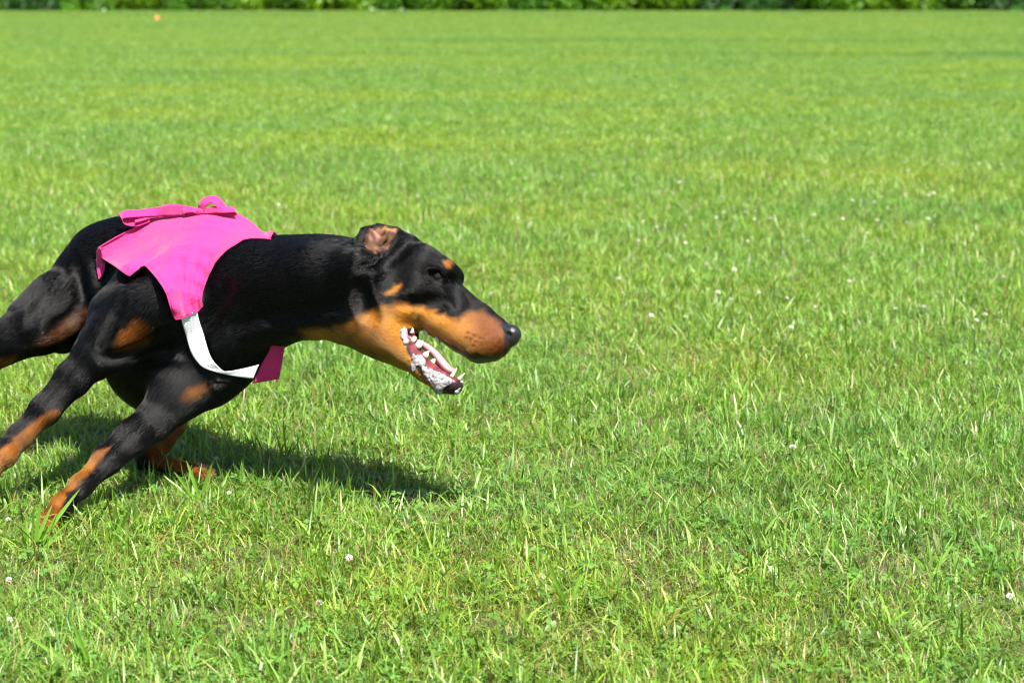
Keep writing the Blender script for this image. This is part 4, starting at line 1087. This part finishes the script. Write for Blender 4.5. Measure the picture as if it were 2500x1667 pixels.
# ------------------------------------------------------------------ white clover flowers
def make_flowers():
    g = np.random.default_rng(99)
    def petal_mat():
        t = NT('clover_petal'); t.col(t.attr('tint').outputs['Color']); t.set(Roughness=0.6)
        tr = t.n.new('ShaderNodeBsdfTranslucent'); tr.inputs[0].default_value = (0.8, 0.75, 0.7, 1)
        mx = t.n.new('ShaderNodeMixShader'); mx.inputs[0].default_value = 0.25
        t.link(t.b.outputs[0], mx.inputs[1]); t.link(tr.outputs[0], mx.inputs[2]); t.link(mx.outputs[0], t.out.inputs[0]); return t.m
    MP = petal_mat(); MS = plain('clover_stem', (0.12, 0.22, 0.05), 0.5)
    heads = []
    for k in range(3):
        V, Q, T, C = [], [], [], []
        for i in range(64):
            z = 1 - 1.75 * (i + .5) / 64; a = i * 2.39996; r = math.sqrt(max(0, 1 - z * z)); d = np.array((r * math.cos(a), r * math.sin(a), z))
            d = nrm(d + (0, 0, 0.5) + g.normal(0, .12, 3)); s_ = nrm(np.cross(d, (0.3, 0.2, 1))); n_ = np.cross(s_, d); R = 0.0098 * g.uniform(0.85, 1.1)
            p = [d * R * .25, d * R * .6 + s_ * R * .17, d * R * 1.0 + n_ * R * .10, d * R * .6 - s_ * R * .17, d * R * .62 + n_ * R * .16]
            b = len(V); V += p; T += [(b, b + 1, b + 4), (b + 1, b + 2, b + 4), (b + 2, b + 3, b + 4), (b + 3, b, b + 4)]
            low = i > 46; base = np.array((0.62, 0.42, 0.33)) if low and g.random() < .6 else np.array((0.80, 0.77, 0.72))
            C += [base * .8 + np.array((0.05, 0.08, 0.0)), base, base * 1.02, base, base]
        me = mesh_np('clover_head', np.array(V), np.array(T)); color_attr(me, 'tint', np.clip(np.array(C), 0, 1)); me.materials.append(MP); heads.append(me)
    v, f = merge([tube(spline([(0, 0, -0.052), (0.003, 0.001, -0.025), (0, 0, 0)], 8), np.full(8, 0.0009), 6)]); stem = mesh_np('clover_stem', v, f); stem.materials.append(MS)
    z5 = [(65,258),(105,165),(365,410),(555,205),(585,428),(595,358),(585,522),(340,510),(720,180),(765,437),(775,280),(785,360),(745,390),(950,357),(945,397),(1030,392),(1028,187),(1258,375),(1405,395),(1225,512),(1460,168),(1550,150),(1640,340),(1585,403),(1535,470),(1740,415),(1745,145),(1855,272),(1880,262),(1850,395),(1925,112),(2075,115),(2115,107),(2150,97),(2190,103),(2235,112),(2300,105),(1455,300),(360,650),(235,705),(695,632),(840,660),(755,780),(820,815),(967,780),(405,900),(590,907),(1260,855),(1115,808),(1440,720),(1830,855),(1680,865),(2245,700),(2105,925),(900,360),(435,440),(1570,308),(910,513)]
    spots = [(1400 + a / 2.138, 350 + b / 2.138, None) for a, b in z5]
    spots += [(680, 500, None), (1020, 480, None), (1199, 718, None), (1419, 365, None), (733, 404, None), (22, 345, None), (60, 340, None), (115, 352, None),
              (853, 1362, 'largest white clover flower, in the foreground lawn right of the bright grass tuft'), (528, 1120, 'white clover flower in the shadow under the dog by its hind paw'),
              (560, 1204, 'pale clover flower at the edge of the shadow beside the tall grass tuft'), (20, 1268, 'white clover flower at the left edge level with the front paw'),
              (22, 1415, 'white clover flower at the left edge below the front paw'), (24, 1512, 'pinkish white clover flower lowest at the left edge'),
              (1932, 800, 'white clover flower in mid lawn to the right of the dog\'s nose'), (2405, 768, 'white clover flower near the right edge level with the dog\'s muzzle'),
              (1590, 770, 'white clover flower in the lawn closest ahead of the nose'), (1935, 1093, 'faded clover flower alone in the foreground lawn right of centre'),
              (2466, 1455, 'small white clover flower at the lower right edge'), (781, 1472, 'small white clover flower low in the foreground left of centre')]
    def area(x, y):
        if x < 800: return 'faint white clover flower in the lawn behind the dog\'s back'
        if x > 2250 and y < 430: return 'white clover flower in the distant cluster near the right edge'
        if y < 460: return 'tiny blurred white clover flower far back in the lawn'
        if y < 610: return 'small soft white clover flower in the middle-distance band right of the ear'
        return 'small white clover flower in the lawn ahead of the muzzle'
    for x, y, lab in spots:
        h = g.uniform(0.042, 0.056) if y < 1100 else g.uniform(0.030, 0.040); a = (x - CX) / F_PX; b = -(y - CY) / F_PX
        d = np.array((a, cp + b * sp, -sp + b * cp)); p = np.array((0, 0, CAM_H)) + d * ((CAM_H - h) / -d[2])
        e = empty('clover_flower', (p[0], p[1], 0.0)); sc = g.uniform(0.58, 0.85) * (1 if y < 1100 else 0.85)
        tag(e, lab or area(x, y), 'flower', 'white clover flowers in the lawn')
        hd_ = bpy.data.objects.new('flower_head', heads[int(g.integers(0, 3))]); st_ = bpy.data.objects.new('stem', stem)
        for o in (hd_, st_): COL.objects.link(o); o.parent = e; o.location = (0, 0, h)
        hd_.scale = (sc, sc, sc * 0.92); hd_.rotation_euler = (g.normal(0, .3), g.normal(0, .3), g.uniform(0, 6.28))
make_flowers()

# ------------------------------------------------------------------ taller tufts the mower missed
def make_tufts():
    g = np.random.default_rng(41)
    def blade(base, tip, w, tint, droop):
        base = np.asarray(base); tip = np.asarray(tip); n = 9; t = np.linspace(0, 1, n)[:, None]
        mid = 0.5 * (base + tip) + np.array((0, 0, 1)) * droop * np.linalg.norm(tip - base)
        c = (1 - t) ** 2 * base + 2 * t * (1 - t) * mid + t * t * tip
        dirv = nrm(tip - base); s_ = nrm(np.cross(dirv, nrm(CW + g.normal(0, .45, 3)))); n_ = np.cross(s_, dirv)
        pw = np.interp(t[:, 0], (0, .2, .6, .9, 1), (.55, .9, 1, .5, .04)) * w * .5
        V = np.concatenate((c - s_ * pw[:, None], c + n_ * pw[:, None] * .35, c + s_ * pw[:, None]))
        Q = [(i + k * n, i + 1 + k * n, i + 1 + (k + 1) * n, i + (k + 1) * n) for i in range(n - 1) for k in (0, 1)]
        me = mesh_np('long_blade', V, np.array(Q)); color_attr(me, 'tint', np.tile(tint * g.uniform(0.85, 1.15), (len(V), 1))); return me
    T = [((490, 1238), [(455, 1124, 3.76), (519, 1127, 3.74), (424, 1150, 3.76), (562, 1168, 3.74), (612, 1186, 3.72), (398, 1160, 3.78), (472, 1165, 3.72), (540, 1205, 3.70), (452, 1190, 3.70)], 0.0070, 'tall bright grass tuft standing right of the front paw'),
         ((92, 1348), [(100, 1218, 3.52), (64, 1268, 3.52), (196, 1192, 3.55), (140, 1250, 3.50), (36, 1280, 3.5), (118, 1285, 3.48), (160, 1300, 3.48), (82, 1238, 3.5), (178, 1262, 3.5), (20, 1310, 3.5), (128, 1230, 3.5)], 0.0062, 'tall grass tuft growing in front of the planted front paw'),
         ((285, 1322), [(287, 1205, 3.56), (248, 1240, 3.56), (322, 1232, 3.54), (300, 1262, 3.52), (262, 1270, 3.52)], 0.0055, 'upright grass tuft midway between the front paw and the bright tuft'),
         ((205, 1662), [(204, 1552, 2.90), (168, 1500, 2.95), (62, 1548, 2.90), (260, 1580, 2.88), (120, 1600, 2.86)], 0.0070, 'broad-bladed grass tuft at the bottom left corner'),
         ((1385, 1495), [(1330, 1352, 3.15), (1420, 1400, 3.12), (1368, 1440, 3.10)], 0.0060, 'loose tuft with one long pale blade in the centre foreground'),
         ((1610, 1085), [(1606, 1012, 4.15), (1590, 1028, 4.15), (1632, 1040, 4.12), (1575, 1052, 4.12)], 0.0060, 'pale grass tuft in the lawn right of the open jaw'),
         ((700, 1130), [(690, 1015, 4.05), (672, 1050, 4.05), (712, 1060, 4.02), (730, 1080, 4.02)], 0.0045, 'thin tall grass tuft behind the shadow below the neck'),
         ((1850, 1330), [(1905, 1250, 3.3), (1830, 1262, 3.3), (1880, 1275, 3.3), (1795, 1290, 3.3)], 0.0055, 'leaning grass tuft right of centre in the foreground'),
         ((2270, 1420), [(2330, 1320, 3.15), (2300, 1352, 3.12), (2225, 1350, 3.15), (2260, 1375, 3.10)], 0.0055, 'leaning grass tuft toward the lower right edge'),
         ((920, 1640), [(924, 1548, 2.88), (990, 1560, 2.9), (868, 1572, 2.9), (950, 1590, 2.86)], 0.0055, 'wide-bladed grass tuft at the bottom left of centre')]
    for (bx, by), tips, w, lab in T:
        b0 = G(bx, by); e = empty('grass_tuft', b0); tag(e, lab, 'grass tuft', 'taller tufts in the lawn')
        for (tx, ty, Y) in tips:
            Yt = b0[1] + g.uniform(-0.03, 0.03); tip = W(tx, ty, Yt); tip[2] = max(tip[2], 0.02); base = b0 + np.array((g.normal(0, .008), g.normal(0, .008), 0))
            me = blade(base - b0, tip - b0, w * g.uniform(0.75, 1.2), np.array((0.165, 0.33, 0.035)), g.uniform(-0.02, 0.10))
            obj('blade', me, M_TUFT, e)
M_TUFT = leafy('tuft_blade', field=False)
make_tufts()
